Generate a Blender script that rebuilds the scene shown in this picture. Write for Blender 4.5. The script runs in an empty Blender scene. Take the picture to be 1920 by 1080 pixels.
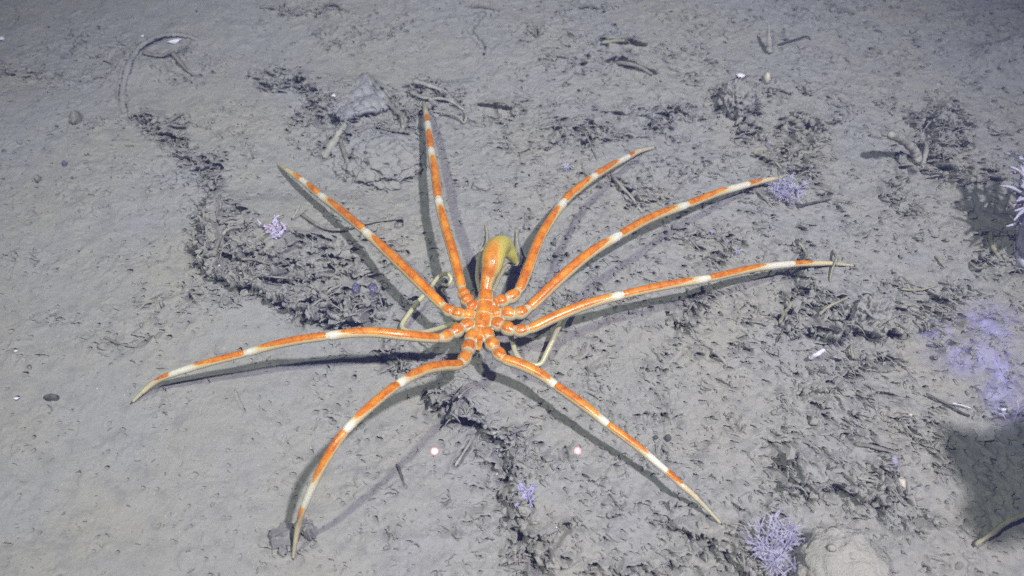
import bpy, bmesh, math, random
import numpy as np
from mathutils import Vector, Matrix, noise as mnoise
from mathutils.kdtree import KDTree

random.seed(7)
rng = np.random.default_rng(11)
S = bpy.context.scene
COL = S.collection

# ------------------------------------------------------------------ camera
PITCH = math.radians(50)
DIST = 0.86
LENS = 18 / math.tan(math.radians(25))
CAM = Vector((0, -DIST * math.cos(PITCH), DIST * math.sin(PITCH)))
cam_d = bpy.data.cameras.new("camera")
cam = bpy.data.objects.new("camera", cam_d)
COL.objects.link(cam)
cam.location = CAM
cam.rotation_euler = (math.radians(90) - PITCH, 0, 0)
cam_d.sensor_width = 36
cam_d.lens = LENS
cam_d.clip_start = 0.02
cam_d.clip_end = 60
cam_d.dof.use_dof = True
cam_d.dof.focus_distance = 0.82
cam_d.dof.aperture_fstop = 7.0
S.camera = cam

# ------------------------------------------------------------------ world: black deep water with a trace of scattered lamp light
w = bpy.data.worlds.new("World")
S.world = w
w.use_nodes = True
bg = w.node_tree.nodes["Background"]
bg.inputs[0].default_value = (0.42, 0.44, 0.75, 1)
bg.inputs[1].default_value = 0.05

# ------------------------------------------------------------------ the two lamps of the diving vehicle and its two measuring lasers
def lamp(name, loc, aim, watts, col, size, radius, blend):
    d = bpy.data.lights.new(name, "SPOT")
    d.energy = watts
    d.color = col
    d.spot_size = math.radians(size)
    d.spot_blend = blend
    d.shadow_soft_size = radius
    o = bpy.data.objects.new(name, d)
    COL.objects.link(o)
    o.location = loc
    o.rotation_euler = (Vector(aim) - Vector(loc)).to_track_quat("-Z", "Y").to_euler()
    return o
lamp("floodlight", (0.62, -0.80, 1.9), (0.01, 0.00, 0), 318, (1.0, 0.795, 0.835), 40, 0.036, 1.0)
lamp("floodlight", (-0.66, -0.84, 1.9), (-0.06, -0.09, 0), 142, (1.0, 0.88, 0.69), 41, 0.032, 1.0)

S.view_settings.view_transform = "Standard"
S.view_settings.look = "None"
S.view_settings.exposure = 0
S.view_settings.gamma = 1
S.view_settings.use_curve_mapping = False
S.render.engine = "CYCLES"
S.cycles.use_denoising = False
S.cycles.denoiser = "OPENIMAGEDENOISE"
S.cycles.use_light_tree = False
S.cycles.max_bounces = 5
S.cycles.sample_clamp_indirect = 0.35

# ------------------------------------------------------------------ where a point of the seabed lies
FPX = 960 / math.tan(math.radians(25))
SP, CP = math.sin(PITCH), math.cos(PITCH)
def ray(u, v):
    a = (u - 960) / FPX
    b = -(v - 540) / FPX
    return Vector((a, CP + b * SP, -SP + b * CP))
def P(u, v, h=0.0):
    r = ray(u, v)
    t = (CAM.z - h) / -r.z
    return CAM + r * t
def depth(u, v, h=0.0):
    r = ray(u, v)
    return (CAM.z - h) / -r.z
def P2(u, v):
    p = P(u, v)
    return np.array((p.x, p.y))

# ------------------------------------------------------------------ noise
def _hash(ix, iy, seed):
    h = (ix.astype(np.int64) * 374761393 + iy.astype(np.int64) * 668265263 + seed * 974711) & 0xFFFFFFFF
    h = ((h ^ (h >> 13)) * 1274126177) & 0xFFFFFFFF
    return (h ^ (h >> 16)) & 0xFFFF
_ang = np.arange(65536) * (2 * np.pi / 65536)
_GX = np.cos(_ang).astype(np.float32)
_GY = np.sin(_ang).astype(np.float32)
def perlin(x, y, seed):
    fx = np.floor(x); fy = np.floor(y)
    ix = fx.astype(np.int64); iy = fy.astype(np.int64)
    dx = (x - fx).astype(np.float32); dy = (y - fy).astype(np.float32)
    ux = dx * dx * dx * (dx * (dx * 6 - 15) + 10)
    uy = dy * dy * dy * (dy * (dy * 6 - 15) + 10)
    def g(ox, oy):
        k = _hash(ix + ox, iy + oy, seed)
        return _GX[k] * (dx - ox) + _GY[k] * (dy - oy)
    a = g(0, 0); b = g(1, 0); c = g(0, 1); d = g(1, 1)
    a = a + ux * (b - a)
    c = c + ux * (d - c)
    return (a + uy * (c - a)) * 1.5
def sstep(a, b, x):
    t = np.clip((x - a) / (b - a), 0, 1)
    return t * t * (3 - 2 * t)

# ------------------------------------------------------------------ the seabed
PX = 0.00041                                            # metres of seabed per photograph pixel near the animal
def axis(lo, hi, step, far, grow):
    c = list(np.arange(lo, hi + step / 2, step))
    s = step; a = c[0]; b = c[-1]; L = []; R = []
    while b < far:
        s *= grow; a -= s; b += s
        L.append(a); R.append(b)
    return np.array(L[::-1] + c + R)
GXs = axis(-0.56, 0.56, 0.00092, 5.0, 1.28)
GYs = axis(-0.275, 0.425, 0.00092, 5.0, 1.28)
NX, NY = len(GXs), len(GYs)
X, Y = np.meshgrid(GXs, GYs)
X = X.astype(np.float32); Y = Y.astype(np.float32)

# how broken up the clay is: soft patches and strips (photo places turned into seabed places)
ROUGH_SPOTS = [  # u, v, ru, rv, strength
    (560, 500, 120, 55, .95), (430, 440, 50, 75, .9), (640, 570, 70, 35, 1.0), (700, 500, 80, 70, .45), (480, 520, 60, 40, .9),
    (715, 280, 100, 62, .55), (600, 230, 60, 60, .6), (690, 190, 110, 35, .5), (800, 185, 70, 40, .7),
    (520, 145, 60, 22, .7), (380, 320, 55, 30, .75), (310, 240, 60, 22, .5), (345, 125, 60, 35, .35),
    (290, 330, 50, 30, .3), (380, 400, 40, 25, .4), (60, 135, 70, 14, .5), (150, 110, 130, 60, .3), (590, 15, 70, 20, .6), (720, 40, 70, 30, .35),
    (640, 70, 60, 30, .4), (1060, 95, 60, 45, .4), (1120, 15, 60, 12, .4), (980, 240, 90, 55, .4), (1090, 255, 70, 30, .6), (1240, 230, 60, 18, .6), (1290, 218, 70, 15, .6), (1170, 215, 50, 16, .5),
    (1380, 195, 42, 40, .9), (1420, 250, 45, 30, .6), (1500, 240, 60, 28, .8), (1500, 300, 70, 40, .7), (1510, 355, 60, 40, .45), (1470, 160, 60, 20, .45),
    (1250, 120, 120, 40, .3), (1180, 340, 50, 30, .4), (1190, 385, 30, 40, .5), (1340, 470, 70, 40, .6), (1280, 470, 50, 30, .4), (1400, 440, 70, 30, .3),
    (1490, 470, 50, 30, .6), (1530, 580, 75, 45, .95), (1640, 600, 75, 40, 1.0), (1690, 560, 60, 35, .7), (1750, 600, 45, 45, .6),
    (1760, 240, 70, 50, .75), (1800, 320, 70, 35, .75), (1690, 370, 40, 40, .55), (1880, 480, 60, 40, .7), (1790, 550, 60, 25, .7), (1860, 560, 60, 20, .6),
    (1640, 690, 80, 40, .7), (1580, 740, 70, 30, .6), (1500, 720, 90, 50, .35), (1500, 790, 70, 40, .5), (1600, 800, 100, 30, .5), (1710, 800, 90, 30, .55), (1530, 880, 60, 45, .55), (1640, 900, 70, 50, .75), (1740, 860, 60, 35, .6),
    (1700, 970, 60, 50, .5), (1410, 590, 40, 60, .4), (1400, 680, 60, 40, .35), (1290, 590, 80, 35, .35), (1230, 780, 60, 35, .3),
    (1400, 1040, 110, 60, .85), (1180, 1060, 110, 30, .8), (1260, 960, 70, 50, .45), (1180, 940, 45, 16, .6), (1340, 1000, 60, 40, .4),
    (860, 760, 60, 35, .6), (930, 830, 45, 60, .7), (960, 930, 40, 60, .8), (990, 1030, 45, 60, .95), (1060, 990, 35, 35, .5), (770, 680, 70, 25, .6), (740, 560, 45, 40, .55),
    (1040, 560, 70, 30, .35), (1060, 870, 60, 45, .35), (1000, 840, 50, 40, .4), (540, 1010, 55, 35, .35), (740, 1000, 90, 40, .25), (880, 960, 50, 60, .3),
    (230, 640, 80, 22, .35), (270, 600, 90, 40, .3), (60, 670, 40, 22, .35), (400, 560, 60, 30, .5), (110, 600, 60, 15, .3), (300, 560, 60, 40, .25),
    (1520, 30, 60, 15, .4), (1600, 190, 90, 25, .35), (1230, 300, 50, 20, .3),
]
STEPS = [  # broken clay edges; the high side lies to the left of the way the line runs
    ([(398, 355), (388, 395), (376, 440), (382, 505), (430, 522), (500, 548), (560, 578), (640, 600), (705, 604)], .0150, .040, .0050, .008),
    ([(795, 722), (812, 735), (822, 762), (866, 776), (896, 796), (912, 800), (935, 808), (958, 826)], .0110, .030, .0130, .0085),
    ([(958, 826), (957, 870), (945, 930), (968, 985), (998, 1040), (1014, 1085)], .0070, .022, .0080, .006),
    ([(1492, 828), (1470, 850), (1476, 900), (1508, 915), (1560, 912), (1612, 926), (1690, 950)], .0120, .036, .0040, .006),
    ([(1738, 190), (1757, 235), (1733, 262), (1738, 292)], .0120, .022, .0025, .005),
    ([(1492, 500), (1500, 545), (1476, 590), (1470, 630)], .0050, .018, .0030, .006),
    ([(1508, 612), (1556, 632), (1590, 600), (1640, 622), (1705, 612)], .0100, .022, .0060, .006),
    ([(236, 205), (300, 246), (350, 292), (396, 332), (401, 366)], .0035, .016, .0030, .005),
    ([(470, 168), (556, 152), (622, 204), (655, 246)], .0040, .018, .0030, .005),
    ([(1346, 180), (1350, 206), (1382, 208)], .0050, .012, .0010, .004),
    ([(1590, 690), (1610, 672), (1660, 676), (1694, 684)], .0050, .016, .0040, .006),
    ([(1752, 308), (1776, 314), (1790, 344)], .0060, .014, .0030, .005),
    ([(1836, 430), (1860, 448), (1884, 452), (1925, 470)], .0060, .016, .0050, .007),
    ([(700, 640), (735, 660), (770, 690), (800, 700)], .0040, .016, .0030, .006),
    ([(1288, 990), (1310, 1010), (1350, 1050), (1390, 1075)], .0055, .018, .0050, .007),
    ([(1270, 640), (1310, 560), (1330, 545)], .0000, .02, .0000, .006),
]
MOUNDS = [  # u, v, ru, rv, height
    (715, 282, 92, 58, .011), (660, 180, 85, 45, .006), (1750, 1040, 105, 80, .008), (1900, 115, 70, 36, .022), (1370, 190, 40, 30, .006),
    (600, 440, 160, 90, .006), (1640, 860, 130, 70, .005), (880, 740, 60, 32, .005), (1640, 588, 50, 26, .007), (1510, 860, 34, 26, .004),
    (1880, 430, 40, 30, .006), (1560, 1060, 90, 60, .006), (270, 120, 60, 40, .004), (60, 300, 300, 260, .004), (860, 170, 40, 22, .004),
    (1160, 122, 26, 12, .004), (1180, 84, 24, 9, .003), (1850, 640, 70, 50, .005), (1576, 1062, 110, 80, .009),
]
GROOVES = [  # scratches and tracks: line, depth, half width
    ([(905, 792), (880, 830), (853, 872)], .0035, .0022), ([(1062, 985), (1035, 1022), (1016, 1050)], .0045, .0030), ([(1015, 1045), (1018, 1082)], .006, .005),
    ([(1480, 870), (1486, 892), (1500, 908)], .003, .0025), ([(1536, 866), (1548, 892)], .002, .0018), ([(235, 125), (222, 175), (234, 212)], .0025, .003),
    ([(1412, 290), (1432, 300), (1490, 330)], .003, .0025), ([(1310, 672), (1350, 676)], .003, .003), ([(1500, 740), (1560, 742)], .003, .003),
    ([(950, 50), (1000, 50)], .001, .002), ([(440, 735), (452, 765)], .002, .0015), ([(745, 872), (757, 912)], .002, .0015), ([(1130, 84), (1170, 88), (1205, 92)], .012, .0032),
    ([(1140, 124), (1180, 128), (1225, 146)], .009, .0028), ([(900, 198), (955, 206)], .010, .0026), ([(600, 16), (640, 20)], .004, .002), ([(490, 15), (520, 20)], .004, .002),
    ([(885, 18), (935, 20)], .004, .002), ([(905, 28), (880, 60), (905, 90)], .0028, .003), ([(860, 215), (890, 232), (905, 236)], .003, .0024),
    ([(600, 410), (700, 420), (745, 412)], .001, .0015), ([(420, 420), (440, 480), (432, 515)], .005, .0035), ([(470, 478), (520, 492), (560, 478)], .005, .003), ([(455, 512), (520, 527), (575, 530)], .005, .0028),
    ([(600, 560), (612, 598)], .006, .004), ([(690, 575), (694, 602)], .005, .004), ([(390, 375), (388, 410)], .004, .0025), ([(775, 640), (800, 660)], .004, .003),
]
HOLLOWS = [  # u, v, half width, half height, depth
    (1603, 590, 20, 15, .016), (1532, 622, 24, 10, .014), (1464, 606, 8, 16, .010), (1500, 548, 14, 9, .010), (1505, 482, 10, 15, .012), (1502, 690, 3, 3, .004),
    (1575, 560, 12, 8, .009), (1622, 552, 10, 8, .009), (1690, 586, 14, 7, .010), (1660, 916, 26, 12, .013), (1478, 862, 9, 16, .010), (1352, 190, 8, 16, .012), (1600, 705, 16, 7, .009), (1650, 676, 26, 9, .010), (1560, 715, 14, 6, .008),
    (884, 788, 20, 9, .014), (832, 762, 16, 14, .015), (905, 800, 12, 9, .013), (958, 860, 6, 18, .010), (962, 945, 9, 14, .013), (985, 1000, 9, 14, .013), (1008, 1062, 9, 16, .014), (946, 905, 8, 9, .011),
    (1062, 1046, 14, 8, .011), (1120, 1062, 16, 8, .012), (1190, 1064, 18, 7, .012), (1260, 1068, 16, 6, .010), (1318, 1014, 18, 10, .013), (1366, 1006, 12, 9, .011), (1420, 1040, 12, 10, .011),
    (392, 402, 8, 20, .012), (386, 450, 7, 22, .013), (424, 490, 9, 20, .013), (470, 486, 16, 7, .012), (545, 505, 18, 7, .012), (505, 524, 20, 7, .012), (580, 560, 12, 8, .012), (632, 572, 12, 10, .013), (612, 590, 7, 14, .013), (692, 590, 7, 14, .013), (655, 540, 12, 8, .011), (560, 470, 12, 6, .010), (620, 485, 10, 6, .010), (455, 395, 10, 6, .009), (660, 420, 10, 7, .008), (668, 478, 9, 6, .008),
    (612, 228, 22, 14, .010), (650, 262, 9, 12, .010), (675, 320, 14, 6, .010), (790, 160, 12, 6, .009), (560, 152, 14, 6, .009), (500, 158, 12, 6, .009), (402, 318, 12, 8, .009), (300, 240, 10, 6, .007), (378, 300, 8, 6, .007), (1100, 275, 12, 7, .010), (1085, 250, 8, 8, .009),
    (1436, 300, 9, 8, .009), (1500, 322, 9, 6, .008), (1520, 240, 12, 6, .009), (1425, 245, 7, 10, .009), (1742, 240, 7, 18, .012), (1770, 322, 12, 8, .011), (1700, 318, 12, 6, .010), (1795, 345, 10, 6, .009), (1860, 480, 16, 8, .012), (1900, 512, 14, 6, .010), (1830, 500, 8, 8, .009),
    (1775, 562, 14, 6, .009), (1800, 600, 9, 10, .009), (760, 690, 18, 7, .010), (775, 560, 10, 6, .008), (750, 420, 9, 6, .007), (1350, 480, 12, 8, .010), (1310, 470, 10, 6, .008), (1180, 370, 10, 12, .009), (1045, 700, 5, 4, .005), (1350, 676, 14, 5, .007), (1245, 780, 9, 6, .007), (1540, 760, 14, 5, .007), (1500, 745, 12, 5, .007), (1730, 840, 16, 5, .007), (1640, 842, 22, 6, .009),
]
def seg_dist(px, py, a, b):
    d = b - a
    L2 = d @ d
    t = np.clip(((px - a[0]) * d[0] + (py - a[1]) * d[1]) / L2, 0, 1)
    qx = px - (a[0] + t * d[0]); qy = py - (a[1] + t * d[1])
    return np.sqrt(qx * qx + qy * qy), d[0] * (py - a[1]) - d[1] * (px - a[0]), t

def window(pts, pad):
    lo = pts.min(0) - pad; hi = pts.max(0) + pad
    i0, i1 = np.searchsorted(GXs, [lo[0], hi[0]]); j0, j1 = np.searchsorted(GYs, [lo[1], hi[1]])
    return slice(max(j0, 0), min(j1, NY)), slice(max(i0, 0), min(i1, NX))

ROUGH = np.full(X.shape, 0.0, np.float32)
# the right half is crumblier than the silty left
ROUGH += 0.21 + 0.19 * sstep(-0.12, 0.10, X) + 0.16 * perlin(X / .055, Y / .055, 3) + 0.12 * perlin(X / .02, Y / .02, 4)
ROUGH -= 0.10 * sstep(-0.08, -0.2, X) * sstep(.16, .0, Y)
ROUGH -= 0.10 * sstep(.12, .26, Y)
for (u, v, ru, rv, s) in ROUGH_SPOTS:
    c = P2(u, v); rx = abs(P2(u + ru, v)[0] - c[0]); ry = abs(P2(u, v - rv)[1] - P2(u, v + rv)[1]) / 2
    wy, wx = window(np.array([c]), max(rx, ry) * 2.2)
    xx = X[wy, wx] + .006 * perlin(X[wy, wx] / .02, Y[wy, wx] / .02, 21); yy = Y[wy, wx] + .006 * perlin(X[wy, wx] / .02, Y[wy, wx] / .02, 22)
    q = ((xx - c[0]) / rx) ** 2 + ((yy - c[1]) / ry) ** 2
    ROUGH[wy, wx] = np.maximum(ROUGH[wy, wx], s * (1 - sstep(.35, 1.9, q)) + ROUGH[wy, wx] * .4)
NEAR = sstep(1.2, .62, np.abs(X)) * sstep(1.2, .5, np.abs(Y))
ROUGH *= .50 + .56 * sstep(-.28, .22, perlin(X / .024, Y / .024, 26) + .35 * perlin(X / .009, Y / .009, 27))   # pale silt lies between the broken clumps
ROUGH = np.clip(ROUGH, 0, 1) * NEAR
Z = np.zeros_like(X)
Z += .0045 * perlin(X / .22, Y / .22, 31) + .0020 * perlin(X / .085, Y / .085, 32) + .06 * perlin(X / 1.9, Y / 1.9, 33) * sstep(.7, 2.5, np.hypot(X, Y))
Z += (.0007 + .0012 * ROUGH) * perlin(X / .032, Y / .032, 34)
for (u, v, ru, rv, hh) in MOUNDS:
    c = P2(u, v); rx = abs(P2(u + ru, v)[0] - c[0]); ry = abs(P2(u, v - rv)[1] - P2(u, v + rv)[1]) / 2
    wy, wx = window(np.array([c]), max(rx, ry) * 1.6)
    xx = X[wy, wx] + .008 * perlin(X[wy, wx] / .03, Y[wy, wx] / .03, 23); yy = Y[wy, wx] + .008 * perlin(X[wy, wx] / .03, Y[wy, wx] / .03, 24)
    q = np.sqrt(((xx - c[0]) / rx) ** 2 + ((yy - c[1]) / ry) ** 2)
    Z[wy, wx] += hh * (1 - sstep(.25, 1.25, q))
LEAN = np.zeros_like(Z)                                  # relief that leans over towards the near side, as slumped clay does
for (line, H, D, low, lw) in STEPS:
    pts = np.array([P2(*p) for p in line])
    wy, wx = window(pts, D * 3 + .01)
    x0 = X[wy, wx]; y0 = Y[wy, wx]
    xx = x0 + .0050 * perlin(x0 / .016, y0 / .016, 41)
    yy = y0 + .0050 * perlin(x0 / .016, y0 / .016, 42)
    best = np.full(xx.shape, 9.0); side = np.zeros(xx.shape)
    run = np.zeros(xx.shape); n = len(pts) - 1
    for k in range(n):
        d, s, t = seg_dist(xx, yy, pts[k], pts[k + 1])
        m = d < best
        best[m] = d[m]; side[m] = s[m]; run[m] = ((k + t) / n)[m]
    fade = sstep(0, .10, run) * sstep(1, .90, run)
    sd = best * np.sign(side)
    wob = .0035 * perlin(x0 / .007, y0 / .007, 47)
    up = sstep(-.0026, .0026, sd + wob)
    LEAN[wy, wx] += fade * (up * H * np.exp(-best / D) - (1 - up) * low * np.exp(-(best / lw) ** 2))
    Z[wy, wx] += fade * (up * H * np.exp(-best / D) - (1 - up) * low * np.exp(-(best / lw) ** 2))
    ROUGH[wy, wx] = np.maximum(ROUGH[wy, wx], fade * .95 * np.exp(-(best / .012) ** 2))
for (line, dp, hw) in GROOVES:
    pts = np.array([P2(*p) for p in line])
    wy, wx = window(pts, hw * 4 + .004)
    x0 = X[wy, wx]; y0 = Y[wy, wx]
    xx = x0 + .0012 * perlin(x0 / .006, y0 / .006, 45); yy = y0 + .0012 * perlin(x0 / .006, y0 / .006, 46)
    best = np.full(xx.shape, 9.0)
    for k in range(len(pts) - 1):
        best = np.minimum(best, seg_dist(xx, yy, pts[k], pts[k + 1])[0])
    LEAN[wy, wx] += -dp * np.exp(-(best / hw) ** 4)
    Z[wy, wx] += -dp * np.exp(-(best / hw) ** 4) + dp * .35 * np.exp(-((best - hw * 1.5) / (hw * .6)) ** 2)

for (u, v, ru, rv, dp) in HOLLOWS:
    c = P2(u, v); rx = abs(P2(u + ru, v)[0] - c[0]); ry = abs(P2(u, v - rv)[1] - P2(u, v + rv)[1]) / 2
    wy, wx = window(np.array([c]), max(rx, ry) * 2 + .004)
    x0 = X[wy, wx]; y0 = Y[wy, wx]
    xx = x0 + .0045 * perlin(x0 / .011, y0 / .011, 48); yy = y0 + .0045 * perlin(x0 / .011, y0 / .011, 49)
    q = ((xx - c[0]) / rx) ** 2 + ((yy - c[1]) / ry) ** 2
    cut = -dp * .8 * (1 - sstep(.5, 1.25, q)) + dp * .22 * np.exp(-((np.sqrt(q) - 1.35) / .3) ** 2)
    Z[wy, wx] += cut; LEAN[wy, wx] += cut
# crumbly relief, pits and short torn marks, only where it is fine enough to matter
jj, ii = np.nonzero(NEAR > .05)
xs = X[jj, ii]; ys = Y[jj, ii]; R = ROUGH[jj, ii]
wxn = xs + .003 * perlin(xs / .011, ys / .011, 51); wyn = ys + .003 * perlin(xs / .011, ys / .011, 52)
rid = lambda q: (1 - np.abs(q) * 1.6)
R2 = R * R
dz = .0007 * perlin(wxn / .020, wyn / .020, 73) + .00045 * perlin(wxn / .0095, wyn / .0095, 74)   # soft lumpy mud everywhere
dz += R2 * .0075 * (rid(perlin(wxn / .019, wyn / .019, 53)) - .5)
dz += R2 * .0062 * (rid(perlin(wxn / .0085, wyn / .0085, 54)) - .5)
dz += (R * .0020 + .00012) * perlin(wxn / .0045, wyn / .0045, 55)
dz += (R * .0011 + .00014) * perlin(xs / .0024, ys / .0024, 56)
# torn marks: little dashes, lying level on the far left and slanting on the near right
tx = wxn + .022 * perlin(xs / .075, ys / .075, 57); ty = wyn + .022 * perlin(xs / .075, ys / .075, 58)
def dashes(ang, L, W, seed, thr, deep):
    c, s = math.cos(ang), math.sin(ang)
    a = (tx * c + ty * s) / L; b = (-tx * s + ty * c) / W
    n_ = perlin(a, b, seed)
    return -deep * sstep(thr, thr + .22, n_)
lean = sstep(-.05, .12, xs) * sstep(.12, -.05, ys)
thr = .60 - .40 * R
amt = (.0006 + .0062 * R) * sstep(.02, .30, R)
size = .75 + .5 * perlin(xs / .03, ys / .03, 59)          # marks come small and large
for (LL, WW, sd_, th_) in ((.0075, .0036, 61, .02), (.0125, .0052, 66, .06), (.019, .0085, 68, .14)):
    dz += (1 - lean) * dashes(math.radians(-6), LL, WW, sd_, thr + th_, 1.0) * amt * (.8 + WW * 60)
    dz += lean * dashes(math.radians(-50), LL, WW, sd_ + 1, thr + th_, 1.0) * amt * (.8 + WW * 60)
lumpy = perlin(wxn / .010, wyn / .010, 71)
dz += R * sstep(.05, .7, lumpy) * .0058
lumpy = perlin(tx / .0055, ty / .0055, 72)
dz += R * sstep(.15, .6, lumpy) * .0026
pit = perlin(xs / .0058, ys / .0058, 63)
dz += -sstep(.60 - .30 * R, .78 - .26 * R, pit) * (.0022 + .0050 * R)
# rare worm holes
hole = perlin(xs / .011, ys / .011, 64)
dz += -sstep(.80, .88, hole) * .005
Z[jj, ii] += dz * NEAR[jj, ii]
LEAN[jj, ii] += dz * NEAR[jj, ii]
LEAN = np.clip(LEAN, -.012, .012) * 1.05
Z = Z.astype(np.float32)

def cell(x, y):
    i = min(max(int(np.searchsorted(GXs, x)) - 1, 0), NX - 2); j = min(max(int(np.searchsorted(GYs, y)) - 1, 0), NY - 2)
    return i, j
def G(x, y):
    yy = y
    for _ in range(4):
        i, j = cell(x, yy)
        yy = y + float(LEAN[j, i])
    y = yy
    i = min(max(int(np.searchsorted(GXs, x)) - 1, 0), NX - 2); j = min(max(int(np.searchsorted(GYs, y)) - 1, 0), NY - 2)
    a = (x - GXs[i]) / (GXs[i + 1] - GXs[i]); b = (y - GYs[j]) / (GYs[j + 1] - GYs[j])
    return float((Z[j, i] * (1 - a) + Z[j, i + 1] * a) * (1 - b) + (Z[j + 1, i] * (1 - a) + Z[j + 1, i + 1] * a) * b)
def Gsoft(x, y, r=.006):
    return sum(G(x + dx * r, y + dy * r) for dx in (-1, 0, 1) for dy in (-1, 0, 1)) / 9
def at(u, v, h=0.0):
    """point h above the seabed, seen at photograph place u, v"""
    z = 0.0
    for _ in range(6):
        p = P(u, v, z + h)
        z = G(p.x, p.y)
    return P(u, v, z + h)

# ------------------------------------------------------------------ materials
def mat(name, base, rough=.8, spec=.3, sss=0, bump=None, vary=None, sss_r=(.004, .003, .003), coat=0, alpha=1, trans=0):
    m = bpy.data.materials.new(name)
    m.use_nodes = True
    nt = m.node_tree; N = nt.nodes; Lk = nt.links
    b = N["Principled BSDF"]
    b.inputs["Base Color"].default_value = (*base, 1)
    b.inputs["Roughness"].default_value = rough
    b.inputs["Specular IOR Level"].default_value = spec
    b.inputs["Coat Weight"].default_value = coat
    b.inputs["Alpha"].default_value = alpha
    b.inputs["Transmission Weight"].default_value = trans
    if sss:
        b.inputs["Subsurface Weight"].default_value = sss
        b.inputs["Subsurface Radius"].default_value = (1, .8, .9)
        b.inputs["Subsurface Scale"].default_value = .004
    tc = N.new("ShaderNodeTexCoord")
    if vary:
        other, scale = vary
        n = N.new("ShaderNodeTexNoise"); n.inputs["Scale"].default_value = scale; n.inputs["Detail"].default_value = 6
        Lk.new(tc.outputs["Object"], n.inputs["Vector"])
        r = N.new("ShaderNodeMapRange"); r.inputs[1].default_value = .35; r.inputs[2].default_value = .65
        Lk.new(n.outputs["Fac"], r.inputs[0])
        x = N.new("ShaderNodeMix"); x.data_type = "RGBA"
        x.inputs[6].default_value = (*base, 1); x.inputs[7].default_value = (*other, 1)
        Lk.new(r.outputs[0], x.inputs[0]); Lk.new(x.outputs[2], b.inputs["Base Color"])
    if bump:
        sc, st, dist = bump
        n = N.new("ShaderNodeTexNoise"); n.inputs["Scale"].default_value = sc; n.inputs["Detail"].default_value = 5; n.inputs["Roughness"].default_value = .6
        Lk.new(tc.outputs["Object"], n.inputs["Vector"])
        k = N.new("ShaderNodeBump"); k.inputs["Strength"].default_value = st; k.inputs["Distance"].default_value = dist
        Lk.new(n.outputs["Fac"], k.inputs["Height"]); Lk.new(k.outputs[0], b.inputs["Normal"])
    return m

def clay_material(name):
    m = bpy.data.materials.new(name); m.use_nodes = True
    nt = m.node_tree; N = nt.nodes; Lk = nt.links
    b = N["Principled BSDF"]
    b.inputs["Roughness"].default_value = .9; b.inputs["Specular IOR Level"].default_value = .12
    geo = N.new("ShaderNodeNewGeometry")
    def noise(scale, det, rg=.55):
        n = N.new("ShaderNodeTexNoise"); n.inputs["Scale"].default_value = scale; n.inputs["Detail"].default_value = det; n.inputs["Roughness"].default_value = rg
        Lk.new(geo.outputs["Position"], n.inputs["Vector"]); return n.outputs["Fac"]
    def rng_(src, a, b_, lo=0, hi=1):
        r = N.new("ShaderNodeMapRange"); r.inputs[1].default_value = a; r.inputs[2].default_value = b_; r.inputs[3].default_value = lo; r.inputs[4].default_value = hi
        Lk.new(src, r.inputs[0]); return r.outputs[0]
    def mix(f, a, b_):
        x = N.new("ShaderNodeMix"); x.data_type = "RGBA"; Lk.new(f, x.inputs[0])
        for s, q in ((6, a), (7, b_)):
            if isinstance(q, tuple): x.inputs[s].default_value = (*q, 1)
            else: Lk.new(q, x.inputs[s])
        return x.outputs[2]
    c = mix(rng_(noise(9, 3), .35, .65), (.295, .295, .300), (.315, .305, .275))      # bluish silt and olive clay
    c = mix(rng_(noise(70, 5), .50, .72), c, (.245, .243, .240))                     # darker films
    c = mix(rng_(noise(420, 4, .65), .60, .74), c, (.175, .170, .165))                # dark grains
    c = mix(rng_(noise(650, 3, .6), .66, .74), c, (.48, .475, .45))                   # pale shell sand
    Lk.new(c, b.inputs["Base Color"])
    k = N.new("ShaderNodeBump"); k.inputs["Strength"].default_value = .55; k.inputs["Distance"].default_value = .0009
    ad = N.new("ShaderNodeMath"); ad.operation = "ADD"
    Lk.new(noise(900, 4, .65), ad.inputs[0]); Lk.new(noise(300, 4, .6), ad.inputs[1])
    Lk.new(ad.outputs[0], k.inputs["Height"]); Lk.new(k.outputs[0], b.inputs["Normal"])
    return m
M_CLAY = clay_material("clay")
M_TUBE = mat("silty_tube", (.30, .29, .26), .85, .2, vary=((.20, .195, .175), 130), bump=(420, .9, .0012))
M_PALETUBE = mat("pale_tube", (.40, .39, .35), .8, .25, vary=((.29, .28, .26), 110), bump=(420, .8, .0010))
M_TWIG = mat("dark_twig", (.055, .052, .053), .8, .2, vary=((.16, .155, .145), 150), bump=(600, .5, .0005))
M_YTWIG = mat("yellow_twig", (.36, .34, .24), .8, .25, vary=((.27, .26, .20), 120), bump=(420, .8, .0010))
M_LILAC = mat("lilac_flesh", (.50, .48, .70), .55, .4, vary=((.66, .64, .78), 120), bump=(700, .4, .0005), alpha=.5)
M_DULLWHITE = mat("dull_white_flesh", (.50, .48, .62), .6, .3, vary=((.33, .32, .40), 90), bump=(500, .5, .0008))
M_HAZE = mat("dull_lilac_flesh", (.40, .38, .62), .7, .2)
M_PINK = mat("pink_flesh", (.58, .47, .62), .5, .4, sss=.35, vary=((.58, .54, .80), 90), bump=(700, .4, .0005))
M_WHITE = mat("white_shell", (.82, .80, .86), .45, .5, vary=((.66, .62, .80), 90), bump=(400, .3, .0004))
M_CREAM = mat("cream_shell", (.62, .58, .47), .6, .4, vary=((.50, .46, .38), 120), bump=(400, .4, .0005))
M_SPONGE = mat("pale_sponge", (.335, .325, .295), .85, .2, vary=((.43, .42, .39), 26), bump=(420, .9, .0022))
M_SLATE = mat("blue_grey_film", (.255, .255, .29), .5, .4, vary=((.31, .31, .32), 60), bump=(220, .7, .0016))
M_FLAKE = mat("firm_grey_clay", (.20, .20, .205), .85, .2, vary=((.27, .265, .26), 130), bump=(300, .8, .0014))
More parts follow.
